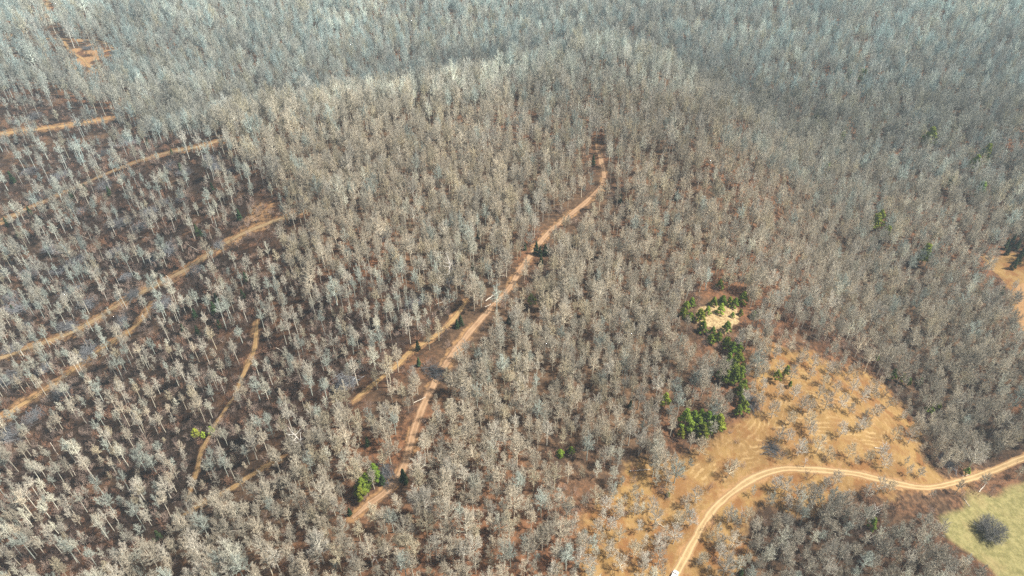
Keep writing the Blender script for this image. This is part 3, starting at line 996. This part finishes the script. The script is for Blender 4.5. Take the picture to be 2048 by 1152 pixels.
bright = (0.68 + 0.52 * g.random(n)) * (1 + 0.26 * np.exp(-((d_ridge + 16) / 34.0) ** 2) * sstep(400, 460, y)) * (1 - 0.34 * sstep(4, 26, d_ridge) * (1 - sstep(70, 190, d_ridge)) * sstep(430, 520, y)) * (1 + 0.25 * sstep(620, 820, y)) * (0.84 + 0.34 * vnoise(x, y, 75, 7))  # far lightening paints haze into the tint; crest paled, slope behind dimmed
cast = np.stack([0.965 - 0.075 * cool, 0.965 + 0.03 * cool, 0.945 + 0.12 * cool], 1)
idx = np.nonzero(keep)[0]

# the largest-showing trees become things of their own; the rest is the wood
MAX_SINGLE = 215
hk = np.array([k[2] for k in KINDS])
uu, vv, dd = pixel(x, y, z + hk[kd] * sc * 0.75)
show = hk[kd] * sc / dd
inframe = (uu > 6) & (uu < 2042) & (vv > 4) & (vv < 1136)
cand = [i for i in idx if inframe[i] and kd[i] not in (16, 17, 18)]
cand.sort(key=lambda i: -show[i])
single = cand[:MAX_SINGLE]
sset = set(single)
rest = np.array([i for i in idx if i not in sset])

used_labels = set()
LANDMARKS = []   # (u, v, words) filled below with things one can find in the photograph


def place_words(u, v):
    return "photo %d%% across, %d%% down" % (round(u / 20.48), round(v / 11.52))


def unique(look, u, v, tail=""):
    t = look + (" " + tail if tail else "")
    base = t + ", " + place_words(u, v)
    if base in used_labels:
        base = t + ", photo %.1f%% across, %.1f%% down" % (u / 20.48, v / 11.52)
    if len(base.split()) > 16:
        base = base.replace(", photo ", ", ")
    used_labels.add(base)
    return base


def add_tree(name, trunk_me, crown_me, loc, rz, s, tint, label, cat, group, crown_name="crown"):
    e = empty(name, loc, rz)
    e.scale = (s, s, s) if not isinstance(s, tuple) else s
    tag(e, label, cat, group)
    for nm, me in [("trunk", trunk_me)] + [(crown_name, q) for q in (crown_me if isinstance(crown_me, list) else [crown_me])]:
        c = link(nm, me, e)
        c["tint"] = [float(t) for t in tint]
    return e


FORM = {k: ("slender", "round-topped", "tall", "wide")[k % 4] for k in range(8)}
FORM.update({12: "thin", 13: "thin", 14: "lanky", 15: "lanky", 16: "small", 17: "small", 18: "small", 19: "broad", 20: "broad"})


def zone_words(i, u, v):
    if incut[i]: return "on the cut slope"
    if d_thick[i] < 0: return "in the dark thicket"
    if d_clear[i] < 14: return "at the edge of the tan clearing"
    if g1[i] < 7: return "beside the dirt road"
    return "in dense brown wood"


PROTO = {}
for i in single:
    k = int(kd[i])
    u, v = float(uu[i]), float(vv[i])
    lab = unique("%s %s bare tree" % (FORM[k], TINT_WORDS[ti[i]]), u, v, zone_words(i, u, v))
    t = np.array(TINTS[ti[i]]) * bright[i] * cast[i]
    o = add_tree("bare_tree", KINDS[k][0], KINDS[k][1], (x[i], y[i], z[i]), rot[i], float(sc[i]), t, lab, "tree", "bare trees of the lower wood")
    PROTO.setdefault(k, o)


# ------------------------------------------------------------------ the rest of the wood as one body of instanced plants
def scatter_object(name, P, kinds, rots, scls, tints, sources, label, cat):
    """sources: {kind: [mesh objects]}; their geometry is set on the points of one object."""
    me = bpy.data.meshes.new(name)
    me.vertices.add(len(P))
    me.vertices.foreach_set("co", np.ascontiguousarray(P, dtype=np.float32).ravel())
    for nm, typ, val in (("kind", 'INT', kinds.astype(np.int32)), ("turn", 'FLOAT', rots.astype(np.float32)), ("size", 'FLOAT', scls.astype(np.float32))):
        me.attributes.new(nm, typ, 'POINT').data.foreach_set("value", np.ascontiguousarray(val))
    a = me.attributes.new("tint", 'FLOAT_VECTOR', 'POINT')
    a.data.foreach_set("vector", np.ascontiguousarray(tints, dtype=np.float32).ravel())
    o = link(name, me)
    tag(o, label, cat, kind="stuff")
    nt = bpy.data.node_groups.new(name, 'GeometryNodeTree')
    nt.interface.new_socket("Geometry", in_out='INPUT', socket_type='NodeSocketGeometry')
    nt.interface.new_socket("Geometry", in_out='OUTPUT', socket_type='NodeSocketGeometry')
    gi, go = nt.nodes.new("NodeGroupInput"), nt.nodes.new("NodeGroupOutput")
    m2p = nt.nodes.new("GeometryNodeMeshToPoints")
    nt.links.new(gi.outputs[0], m2p.inputs[0])

    def named(nm, dt):
        q = nt.nodes.new("GeometryNodeInputNamedAttribute")
        q.data_type = dt
        q.inputs["Name"].default_value = nm
        return q.outputs["Attribute"]
    kk, tt, ss = named("kind", 'INT'), named("turn", 'FLOAT'), named("size", 'FLOAT')
    cx = nt.nodes.new("ShaderNodeCombineXYZ")
    nt.links.new(tt, cx.inputs[2])
    e2r = nt.nodes.new("FunctionNodeEulerToRotation")
    nt.links.new(cx.outputs[0], e2r.inputs[0])
    jo = nt.nodes.new("GeometryNodeJoinGeometry")
    for k, objs in sources.items():
        j = nt.nodes.new("GeometryNodeJoinGeometry")
        for s in objs:
            oi = nt.nodes.new("GeometryNodeObjectInfo")
            oi.transform_space = 'ORIGINAL'
            oi.inputs["Object"].default_value = s
            nt.links.new(oi.outputs["Geometry"], j.inputs[0])
        eq = nt.nodes.new("FunctionNodeCompare")
        eq.data_type = 'INT'
        eq.operation = 'EQUAL'
        ins = [q for q in eq.inputs if q.type == 'INT']
        nt.links.new(kk, ins[0])
        ins[1].default_value = k
        ip = nt.nodes.new("GeometryNodeInstanceOnPoints")
        nt.links.new(m2p.outputs[0], ip.inputs["Points"])
        nt.links.new(eq.outputs[0], ip.inputs["Selection"])
        nt.links.new(j.outputs[0], ip.inputs["Instance"])
        nt.links.new(e2r.outputs[0], ip.inputs["Rotation"])
        nt.links.new(ss, ip.inputs["Scale"])
        nt.links.new(ip.outputs[0], jo.inputs[0])
    nt.links.new(jo.outputs[0], go.inputs[0])
    md = o.modifiers.new("plants", 'NODES')
    md.node_group = nt
    return o


# ------------------------------------------------------------------ trees standing in the clearing, each from its place in the photograph
CLEAR_TREES = []
for cx_, cy_ in [(590, 690), (725, 680), (765, 668), (836, 772), (940, 668), (1036, 748), (1092, 712), (1145, 790), (1122, 425), (1290, 560), (1360, 570), (1330, 520), (1392, 540), (500, 720),
                 (628, 800), (735, 790), (510, 900), (588, 880), (640, 945), (728, 1045), (705, 812), (865, 1000), (985, 850), (1062, 850), (580, 1040), (640, 1120), (780, 1100), (876, 1080), (930, 1110),
                 (830, 985), (900, 950), (1035, 985), (965, 960), (440, 985), (400, 1085), (462, 1130), (340, 1030), (1242, 990), (1140, 1075), (1240, 1050), (1178, 1120), (1310, 985), (1290, 830), (1400, 830),
                 (480, 730), (850, 850), (690, 960), (530, 960), (1110, 1000), (360, 905), (560, 770)]:
    CLEAR_TREES.append((1024 + cx_ / 3, 768 + cy_ / 3))
for cx_, cy_ in [(55, 80), (150, 95), (195, 170), (240, 172), (340, 155), (430, 150), (485, 180), (20, 205), (125, 245), (235, 265), (245, 310), (425, 318), (60, 350), (115, 350), (285, 415), (330, 468),
                 (355, 440), (175, 430), (480, 440), (575, 275), (625, 210), (540, 285), (755, 340), (840, 358), (550, 570), (668, 452), (690, 505), (590, 470), (400, 560), (170, 545), (740, 570), (800, 590), (90, 660), (105, 730),
                 (40, 640), (165, 690), (330, 640), (440, 715), (290, 690), (580, 680), (650, 660), (720, 650), (390, 610), (860, 600), (900, 560), (990, 590), (1040, 560), (560, 640), (240, 660), (-40, 40), (-60, 130), (-110, 60), (-150, 120), (-30, -70), (60, -60), (130, -20), (250, -30),
                 (330, 10), (400, 60), (300, 90), (500, 60), (560, 110), (600, 60), (-90, -90), (-140, -40), (180, -110), (260, -90), (360, -60), (-60, -160), (40, -150), (120, -190), (-20, -230)]:
    CLEAR_TREES.append((1536 + cx_ / 3, 768 + cy_ / 3))
gc = np.random.default_rng(31)
ct = []
for (u, v) in CLEAR_TREES:
    px, py = bp(u, v)
    if float(seg_dist(np.array(px), np.array(py), road_lines[1][1], False)) < 3.4: continue
    if any((px - a) ** 2 + (py - b) ** 2 < 3.2 ** 2 for a, b in ct): continue
    ct.append((px, py))
    k = int(gc.integers(8, 12))
    s = 0.84 + 0.34 * gc.random()
    q = int(gc.choice([0, 1, 0, 6, 5]))
    t = np.array(TINTS[q]) * (0.95 + 0.25 * gc.random())
    zz = float(ground_z(px, py))
    cu, cv, _ = pixel(px, py, zz + 7)
    lab = unique("%s low-branched bare tree" % TINT_WORDS[q], float(cu), float(cv), "in the tan clearing")
    o = add_tree("clearing_tree", KINDS[k][0], KINDS[k][1], (px, py, zz), gc.random() * 6.28, s, t, lab, "tree", "bare trees scattered over the tan clearing")
    PROTO.setdefault(k, o)

for k in range(len(KINDS)):      # kinds not yet standing singly
    if k not in PROTO:
        j = next(i for i in sorted(rest, key=lambda i: -show[i]) if kd[i] == k and inframe[i])
        rest = rest[rest != j]
        t = np.array(TINTS[ti[j]]) * bright[j] * cast[j]
        lab = unique("%s %s bare tree" % (FORM[k], TINT_WORDS[ti[j]]), float(uu[j]), float(vv[j]), zone_words(j, uu[j], vv[j]))
        PROTO[k] = add_tree("bare_tree", KINDS[k][0], KINDS[k][1], (x[j], y[j], z[j]), rot[j], float(sc[j]), t, lab, "tree", "bare trees of the lower wood")

src = {k: [c for c in PROTO[k].children] for k in range(len(KINDS)) if not (8 <= k <= 11)}
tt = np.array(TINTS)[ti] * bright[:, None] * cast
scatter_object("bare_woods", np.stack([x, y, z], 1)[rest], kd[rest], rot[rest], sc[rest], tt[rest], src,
               "grey leafless deciduous wood covering ridge and hillsides", "woods")

# low brush and saplings between the trunks
BUSH = [make_bush(600 + i, 2.2 + 0.5 * i, 1.5 + 0.3 * i, 16, 5, 4, M_BRUSH) for i in range(3)]
bx, by, bz = candidates(3.9, seed=9)
nb = len(bx)
gb = np.random.default_rng(5)
bcut, bclear = sdf(bx, by, CUT), sdf(bx, by, CLEARING)
b1, _b2 = road_gap(bx, by, np.full(nb, 2.0), bz)
pb = np.where(bcut < 0, 0.55 + 0.9 * vnoise(bx, by, 30, 3), 0.25)
pb = np.where((sdf(bx, by, GULLY) < 0) | (sdf(bx, by, THICKET) < 0), 0.6, pb)
pb = np.where(np.abs(sdf(bx, by, PIT) - 12) < 14, 0.75, pb)
pb = np.where((bclear > -16) & (bclear < 16), 0.6, pb)
for P in SCRUB:
    pb = np.where(sdf(bx, by, P) < 0, 1.0, pb)
pb = np.where(by > 700, pb * 0.3, pb)
kb = (gb.random(nb) < pb) & (b1 > 0.8) & ((bclear > 0) | (gb.random(nb) < 0.22)) & (sdf(bx, by, FIELD) > 1) & (sdf(bx, by, PIT) > 3) & (sdf(bx, by, EDGE_CLEAR) > 1)
bi = np.nonzero(kb)[0]
BT = np.array([(1, 1, 1), (0.62, 0.6, 0.6), (1.6, 1.6, 1.55), (0.42, 0.38, 0.36), (1.25, 0.95, 0.75)])
protos = []
for q, (u, v) in enumerate([(1590, 1062), (1716, 1068), (1640, 1090)]):
    px, py = bp(u, v)
    o = link("leafless_bush", BUSH[q], None)
    o.location = (px, py, float(ground_z(px, py)))
    o["tint"] = [0.9, 0.88, 0.85]
    tag(o, unique("low brown leafless bush in the dark thicket", u, v), "bush", "bushes in the thicket")
    protos.append([o])
scatter_object("undergrowth", np.stack([bx, by, bz], 1)[bi], gb.integers(0, 3, len(bi)), gb.random(len(bi)) * 6.28, 0.6 + 0.7 * gb.random(len(bi)),
               BT[gb.integers(0, 5, len(bi))], {q: protos[q] for q in range(3)}, "brown thorny undergrowth and saplings beneath the thinned wood", "undergrowth")

# ------------------------------------------------------------------ evergreens
PINES = [make_pine(700 + i, 8.5 + i, 2.3 + 0.15 * i) for i in range(3)]
YOUNG = [make_pine(720 + i, 4.5 + 0.6 * i, 1.7, 0.08) for i in range(2)]
CEDARS = [make_cedar(740 + i, 8.0 + i, 1.9) for i in range(2)]
WORD = {'p': ("pine_tree", "pine tree", "pine"), 'y': ("young_pine", "young bushy pine", "pine"), 'c': ("cedar_tree", "dark conical cedar", "cedar")}
ge = np.random.default_rng(8)
for (u, v, kdn, s, gq, where) in EVER:
    px, py = bp(u, v)
    pool = {'p': PINES, 'y': YOUNG, 'c': CEDARS}[kdn]
    tr, cr = pool[int(ge.integers(0, len(pool)))]
    nm, words, cat = WORD[kdn]
    tone = ("yellow-green " if gq > 1.2 else "bright green " if gq > 0.85 else "deep green ") if kdn != 'c' else ""
    if 'far wood' in where: s *= 1.45
    if kdn == 'c': s *= 0.78
    else: gq = max(gq, 1.1 if 'far wood' in where else 0.8)
    gq *= 0.8 + 0.35 * ge.random()
    ol = 0.9 + 0.4 * ge.random()
    tint = (gq * ol, gq, gq * 0.9)
    zz = float(ground_z(px, py))
    cu, cv, _ = pixel(px, py, zz + 4)
    add_tree(nm, tr, cr, (px, py, zz - 0.05), ge.random() * 6.28, s * (0.8 + 0.42 * ge.random()), tint, unique(tone + words, float(cu), float(cv), where), cat,
             {"p": "scattered pines", "y": "young pines", "c": "dark cedars"}[kdn])

# ------------------------------------------------------------------ the round bush in the field, snags, logs, brush piles
px, py = bp(1974, 1068)
g0 = np.random.default_rng(3)
rb = link("round_bush", make_bush(901, 6.2, 5.2, 120, 12, 7, M_DRUM, 0.05, 0.03))
rb.location = (px, py, float(ground_z(px, py)))
rb["tint"] = [0.9, 0.92, 0.95]
tag(rb, "big round dark grey leafless bush alone in the green field", "bush")

SNAGS = [make_snag(800 + i, 12 + 2 * i, 9 + i) for i in range(3)]
for u, v, k, s, lab in [(612, 912, 1, 1.0, "white dead tree with bare forked limbs near the short amber trail"), (1238, 82, 2, 1.0, "white dead tree on the far end of the ridge crest"),
                        (900, 578, 2, 1.0, "big white dead tree in the wood above the log pile"), (1608, 934, 0, 0.45, "small white dead tree just above the sandy track"),
                        (1762, 906, 0, 0.6, "broken white dead tree standing in the mown clearing"), (1998, 866, 1, 0.8, "white forked dead tree in the dark gully"),
                        (1480, 1045, 0, 0.55, "stubby white dead tree at the thicket's upper corner"), (757, 1132, 1, 0.6, "white forked dead tree near the bottom of the ridge wood"), (283, 1000, 1, 0.65, "crooked white dead tree in the brush of the cut slope"),
                        (48, 712, 0, 0.8, "bleached dead tree leaning by the long tan skid road"), (1035, 110, 1, 0.8, "slim white dead tree behind the ridge crest"), (1742, 1042, 2, 0.55, "pale dead tree with antler-like limbs in the thicket")]:
    px, py = bp(u, v)
    add_tree("dead_tree", SNAGS[k][0], SNAGS[k][1], (px, py, float(ground_z(px, py))), R.random() * 6.28, s, (1, 1, 1), lab, "dead tree", "white dead trees", "branch")

LOGS = [make_log(820, 9, 0.28), make_log(821, 12, 0.24), make_log(822, 6, 0.22)]


def lay(u, v, du, dv, k, s, lab, name="fallen_log", lift=0.0, tint=(0.82, 0.79, 0.74), cat="log", group="fallen logs"):
    a, b = bp(u - du, v - dv), bp(u + du, v + dv)
    o = link(name, LOGS[k])
    px, py = (a[0] + b[0]) / 2, (a[1] + b[1]) / 2
    L = math.hypot(b[0] - a[0], b[1] - a[1])
    za, zb = float(ground_z(*a)), float(ground_z(*b))
    o.location = (px, py, (za + zb) / 2 + lift)
    o.rotation_euler = (0, -math.atan2(zb - za, L), math.atan2(b[1] - a[1], b[0] - a[0]))
    o.scale = (L / [9, 12, 6][k], s * 0.7, s * 0.7)
    o["tint"] = list(tint)
    tag(o, lab, cat, group)


lay(1279, 941, 21, -2, 1, 1.3, "long pale fallen log at the clearing's upper edge")
lay(1325, 1053, 11, 6, 0, 1.1, "brownish fallen log among the clearing's lower trees", tint=(0.7, 0.62, 0.5))
lay(1758, 897, 10, 1, 0, 1.0, "white fallen log beside the broken dead tree in the clearing")
lay(984, 593, 11, -8, 1, 1.3, "topmost pale log of the stack beside the ridge road", lift=0.0)
lay(979, 597, 8, -6, 0, 1.2, "lower pale log of the stack beside the ridge road")
lay(976, 612, 6, -3, 2, 1.2, "short pale log below the stack beside the ridge road")
lay(455, 1010, 19, -5, 1, 1.0, "white fallen log below the short amber trail")
lay(478, 1062, 17, -1, 1, 1.0, "white fallen log lying flat near the bottom of the ridge wood")
lay(1932, 951, 8, -2, 2, 0.9, "short white log beside the sandy track's far end")
lay(1965, 975, 8, -10, 0, 1.2, "pale log leaning at the field's hedge")
lay(1933, 1006, 6, 8, 2, 1.2, "pale log lying out onto the green field's edge")
lay(1180, 1109, 13, -1, 0, 0.9, "dull fallen log in the lower clearing wood", tint=(0.6, 0.55, 0.5))
for u, v, du, dv in [(192, 655, 10, -2), (250, 425, 9, 3), (168, 474, 11, 5), (385, 495, 12, 7), (290, 475, 10, 1), (60, 600, 9, -4), (106, 688, 8, 5), (340, 560, 8, 9), (215, 520, 9, 3), (120, 560, 8, -3), (40, 520, 9, 4), (330, 430, 10, -5), (240, 350, 8, 3), (225, 300, 9, 2),
                     (655, 690, 9, -5), (700, 640, 8, 6), (880, 606, 10, -4), (905, 548, 16, -8), (925, 542, 13, -6), (840, 800, 12, -6), (560, 700, 8, 4), (50, 860, 12, 10), (110, 900, 9, 14), (145, 940, 7, 12), (690, 520, 9, 2), (620, 950, 10, -5), (15, 670, 10, 0)]:
    lay(u, v, du, dv, R.randrange(3), 0.8, unique("felled pale log on the thinned slope", u, v), tint=(0.95, 0.9, 0.82))

PILES = [make_pile(840 + i, 3.6 + 0.5 * i, M_SLASH) for i in range(3)]
gp = np.random.default_rng(4)
SPOTS = [(12, 545), (20, 600), (40, 620), (100, 500), (128, 500), (118, 545), (145, 583), (60, 552), (160, 425), (255, 445), (285, 455), (235, 505), (310, 520), (255, 555), (305, 425), (345, 330), (372, 345), (430, 335), (460, 345), (420, 318),
         (330, 405), (365, 400), (90, 395), (210, 375), (180, 610), (50, 655), (20, 700), (140, 655), (270, 590), (340, 500), (395, 540), (245, 645), (180, 700), (440, 490), (90, 740), (70, 835), (125, 790), (15, 870), (205, 310), (250, 290), (120, 355), (60, 345), (180, 225), (70, 235), (25, 245), (235, 115), (175, 98),
         (770, 470), (690, 770), (905, 560), (830, 608), (870, 745), (770, 945), (1500, 805), (1890, 925), (1545, 900), (20, 760), (160, 520), (330, 610)]
for (u, v) in SPOTS:
    px, py = bp(u, v)
    o = link("brush_pile", PILES[int(gp.integers(0, 3))])
    s = 0.95 + 0.7 * gp.random()
    o.location = (px, py, float(ground_z(px, py)) - 0.05)
    o.rotation_euler = (0, 0, gp.random() * 6.28)
    o.scale = (s, s, s)
    w = 0.55 + 0.9 * gp.random()
    o["tint"] = [w, w, w * 1.02]
    tag(o, unique("tangled %s brush pile of felled branches" % ("dark" if w < 1 else "grey"), u, v), "brush pile", "piles of felled branches")


# ------------------------------------------------------------------ the white car on the sandy track
def build_car(u, v, u2, v2):
    a, b = bp(u, v), bp(u2, v2)
    root = empty("white_car", (a[0], a[1], float(ground_z(*a)) + 0.07), math.atan2(b[1] - a[1], b[0] - a[0]))
    tag(root, "white car driving up the sandy track at the photo's bottom edge", "car")
    paint, nt, bs = new_mat("white_paint")
    co = nd(nt, "ShaderNodeTexCoord").outputs["Object"]
    nt.links.new(mixc(nt, noise(nt, co, 2.0), (0.78, 0.78, 0.77), (0.84, 0.84, 0.83)), bs.inputs["Base Color"])
    bs.inputs["Roughness"].default_value = 0.3
    glass = simple_mat("dark_glass", (0.02, 0.024, 0.028), 0.08, 0.5)
    rubber = simple_mat("tyre_rubber", (0.02, 0.02, 0.02), 0.9)
    rim_m = simple_mat("alloy", (0.5, 0.5, 0.5), 0.35, 0.5, 0.8)
    lamp_m = simple_mat("lamp_lens", (0.7, 0.7, 0.68), 0.1, 0.5)
    tail_m = simple_mat("red_lens", (0.35, 0.02, 0.02), 0.2, 0.5)
    plast = simple_mat("dark_plastic", (0.04, 0.04, 0.042), 0.6)

    def loft(name, secs, mat, parent, caps=True):
        """secs: list of rings of equal length."""
        m = len(secs[0])
        V = [p for s in secs for p in s]
        F = []
        for i in range(len(secs) - 1):
            for j in range(m):
                F.append((i * m + j, i * m + (j + 1) % m, (i + 1) * m + (j + 1) % m, (i + 1) * m + j))
        me = bpy.data.meshes.new(name)
        if caps:
            F.append(tuple(range(m))[::-1]); F.append(tuple(range((len(secs) - 1) * m, len(secs) * m)))
        me.from_pydata([tuple(map(float, p)) for p in V], [], F)
        me.materials.append(mat)
        for p in me.polygons: p.use_smooth = True
        me.update()
        return link(name, me, parent)

    def ring(xp, hw, z0, z1, rnd=0.14):
        pts = []
        for cx, cz, a0 in ((hw - rnd, z0 + rnd, -90), (hw - rnd, z1 - rnd, 0), (-hw + rnd, z1 - rnd, 90), (-hw + rnd, z0 + rnd, 180)):
            for k in range(4):
                an = math.radians(a0 + 30 * k)
                pts.append((xp, cx + rnd * math.cos(an), cz + rnd * math.sin(an)))
        return pts
    body = [ring(-2.35, 0.72, 0.48, 0.88), ring(-2.25, 0.86, 0.34, 1.02), ring(-1.9, 0.93, 0.28, 1.07), ring(-0.6, 0.95, 0.26, 1.06), ring(0.6, 0.95, 0.26, 1.05), ring(1.1, 0.94, 0.27, 1.03),
            ring(1.75, 0.92, 0.28, 0.96), ring(2.15, 0.85, 0.32, 0.86), ring(2.32, 0.70, 0.42, 0.74)]
    bo = loft("body", body, paint, root)
    cab = [ring(-2.15, 0.80, 0.98, 1.10, 0.05), ring(-1.85, 0.74, 0.98, 1.66, 0.10), ring(-1.2, 0.72, 0.98, 1.74, 0.12), ring(0.0, 0.72, 0.98, 1.73, 0.12), ring(0.35, 0.73, 0.98, 1.68, 0.10), ring(1.15, 0.82, 0.98, 1.05, 0.03)]
    loft("cabin", cab, paint, root)

    def slab(name, pts, th, mat, parent):
        P = np.array(pts, float)
        nrm = unit(np.cross(P[1] - P[0], P[2] - P[0]))
        secs = [list(P - nrm * th * 0.2), list(P + nrm * th)]
        o = loft(name, secs, mat, parent)
        for p in o.data.polygons: p.use_smooth = False
        return o
    slab("windscreen", [(0.44, -0.66, 1.61), (0.44, 0.66, 1.61), (1.10, 0.74, 1.10), (1.10, -0.74, 1.10)][::-1], 0.025, glass, root)
    slab("rear_window", [(-2.10, -0.66, 1.18), (-2.10, 0.66, 1.18), (-1.88, 0.62, 1.58), (-1.88, -0.62, 1.58)][::-1], 0.03, glass, root)
    for s in (-1, 1):
        w = [(-1.72, s * 0.745, 1.14), (-0.55, s * 0.745, 1.14), (-0.55, s * 0.725, 1.56), (-1.60, s * 0.725, 1.56)]
        slab("side_window", w if s < 0 else w[::-1], 0.02, glass, root)
        w = [(-0.45, s * 0.745, 1.14), (0.72, s * 0.765, 1.14), (0.25, s * 0.73, 1.56), (-0.45, s * 0.725, 1.56)]
        slab("side_window", w if s < 0 else w[::-1], 0.02, glass, root)
        loft("mirror", [ring(0.62, 0.05, 1.08, 1.22, 0.02), ring(0.74, 0.11, 1.06, 1.24, 0.03), ring(0.80, 0.07, 1.09, 1.21, 0.02)], paint, root).location = (0, s * 1.02, 0)
        loft("headlight", [ring(2.04, 0.15, 0.64, 0.80, 0.04), ring(2.20, 0.13, 0.62, 0.78, 0.04), ring(2.29, 0.08, 0.64, 0.73, 0.03)], lamp_m, root).location = (0, s * 0.64, 0)
        loft("tail_light", [ring(-2.36, 0.05, 0.74, 0.94, 0.02), ring(-2.26, 0.10, 0.72, 0.98, 0.03), ring(-2.1, 0.10, 0.74, 0.98, 0.03)], tail_m, root).location = (0, s * 0.76, 0)
        for xw in (-1.42, 1.42):
            wh = empty("wheel")
            wh.parent = root
            wh.location = (xw, s * 0.86, 0.34)
            rr = []
            for yy, r in ((-0.11, 0.22), (-0.11, 0.31), (-0.07, 0.34), (0.07, 0.34), (0.11, 0.31), (0.11, 0.22)):
                rr.append([(r * math.cos(2 * math.pi * k / 20), yy, r * math.sin(2 * math.pi * k / 20)) for k in range(20)])
            loft("tyre", rr, rubber, wh, False)
            loft("rim", [[(r * math.cos(2 * math.pi * k / 20), yy, r * math.sin(2 * math.pi * k / 20)) for k in range(20)] for yy, r in ((-0.09, 0.225), (0.0, 0.20), (0.09, 0.225))], rim_m, wh)
    loft("bumper", [ring(2.10, 0.80, 0.30, 0.48, 0.05), ring(2.36, 0.66, 0.32, 0.46, 0.05)], plast, root)
    slab("grille", [(2.325, -0.42, 0.52), (2.325, 0.42, 0.52), (2.30, 0.42, 0.66), (2.30, -0.42, 0.66)], 0.02, plast, root)


build_car(1347, 1155, 1354, 1142)

# ------------------------------------------------------------------ the air between: pale even haze
def build_haze():
    lo, hi = -60.0, CAM_H + 60.0
    X, Y0, Y1 = 4600.0, -2600.0, 5200.0
    V = [(-X, Y0, lo), (X, Y0, lo), (X, Y1, lo), (-X, Y1, lo), (-X, Y0, hi), (X, Y0, hi), (X, Y1, hi), (-X, Y1, hi)]
    F = [(3, 2, 1, 0), (4, 5, 6, 7), (0, 1, 5, 4), (1, 2, 6, 5), (2, 3, 7, 6), (3, 0, 4, 7)]
    me = bpy.data.meshes.new("haze")
    me.from_pydata(V, [], F)
    m = bpy.data.materials.new("haze_air")
    m.use_nodes = True
    nt = m.node_tree
    nt.nodes.remove(nt.nodes["Principled BSDF"])
    v = nt.nodes.new("ShaderNodeVolumePrincipled")
    v.inputs["Color"].default_value = (0.66, 0.84, 0.93, 1)
    v.inputs["Density"].default_value = HAZE_DENSITY
    nt.links.new(v.outputs[0], nt.nodes["Material Output"].inputs["Volume"])
    me.materials.append(m)
    tag(link("haze", me), "thin pale blue haze in the air over the woods", "haze", kind="stuff")


if HAZE_DENSITY > 0:
    build_haze()
print("TREES", len(single), len(rest), "brush", len(bi), "z range", float(ground_z(x, y).min()), float(ground_z(x, y).max()))
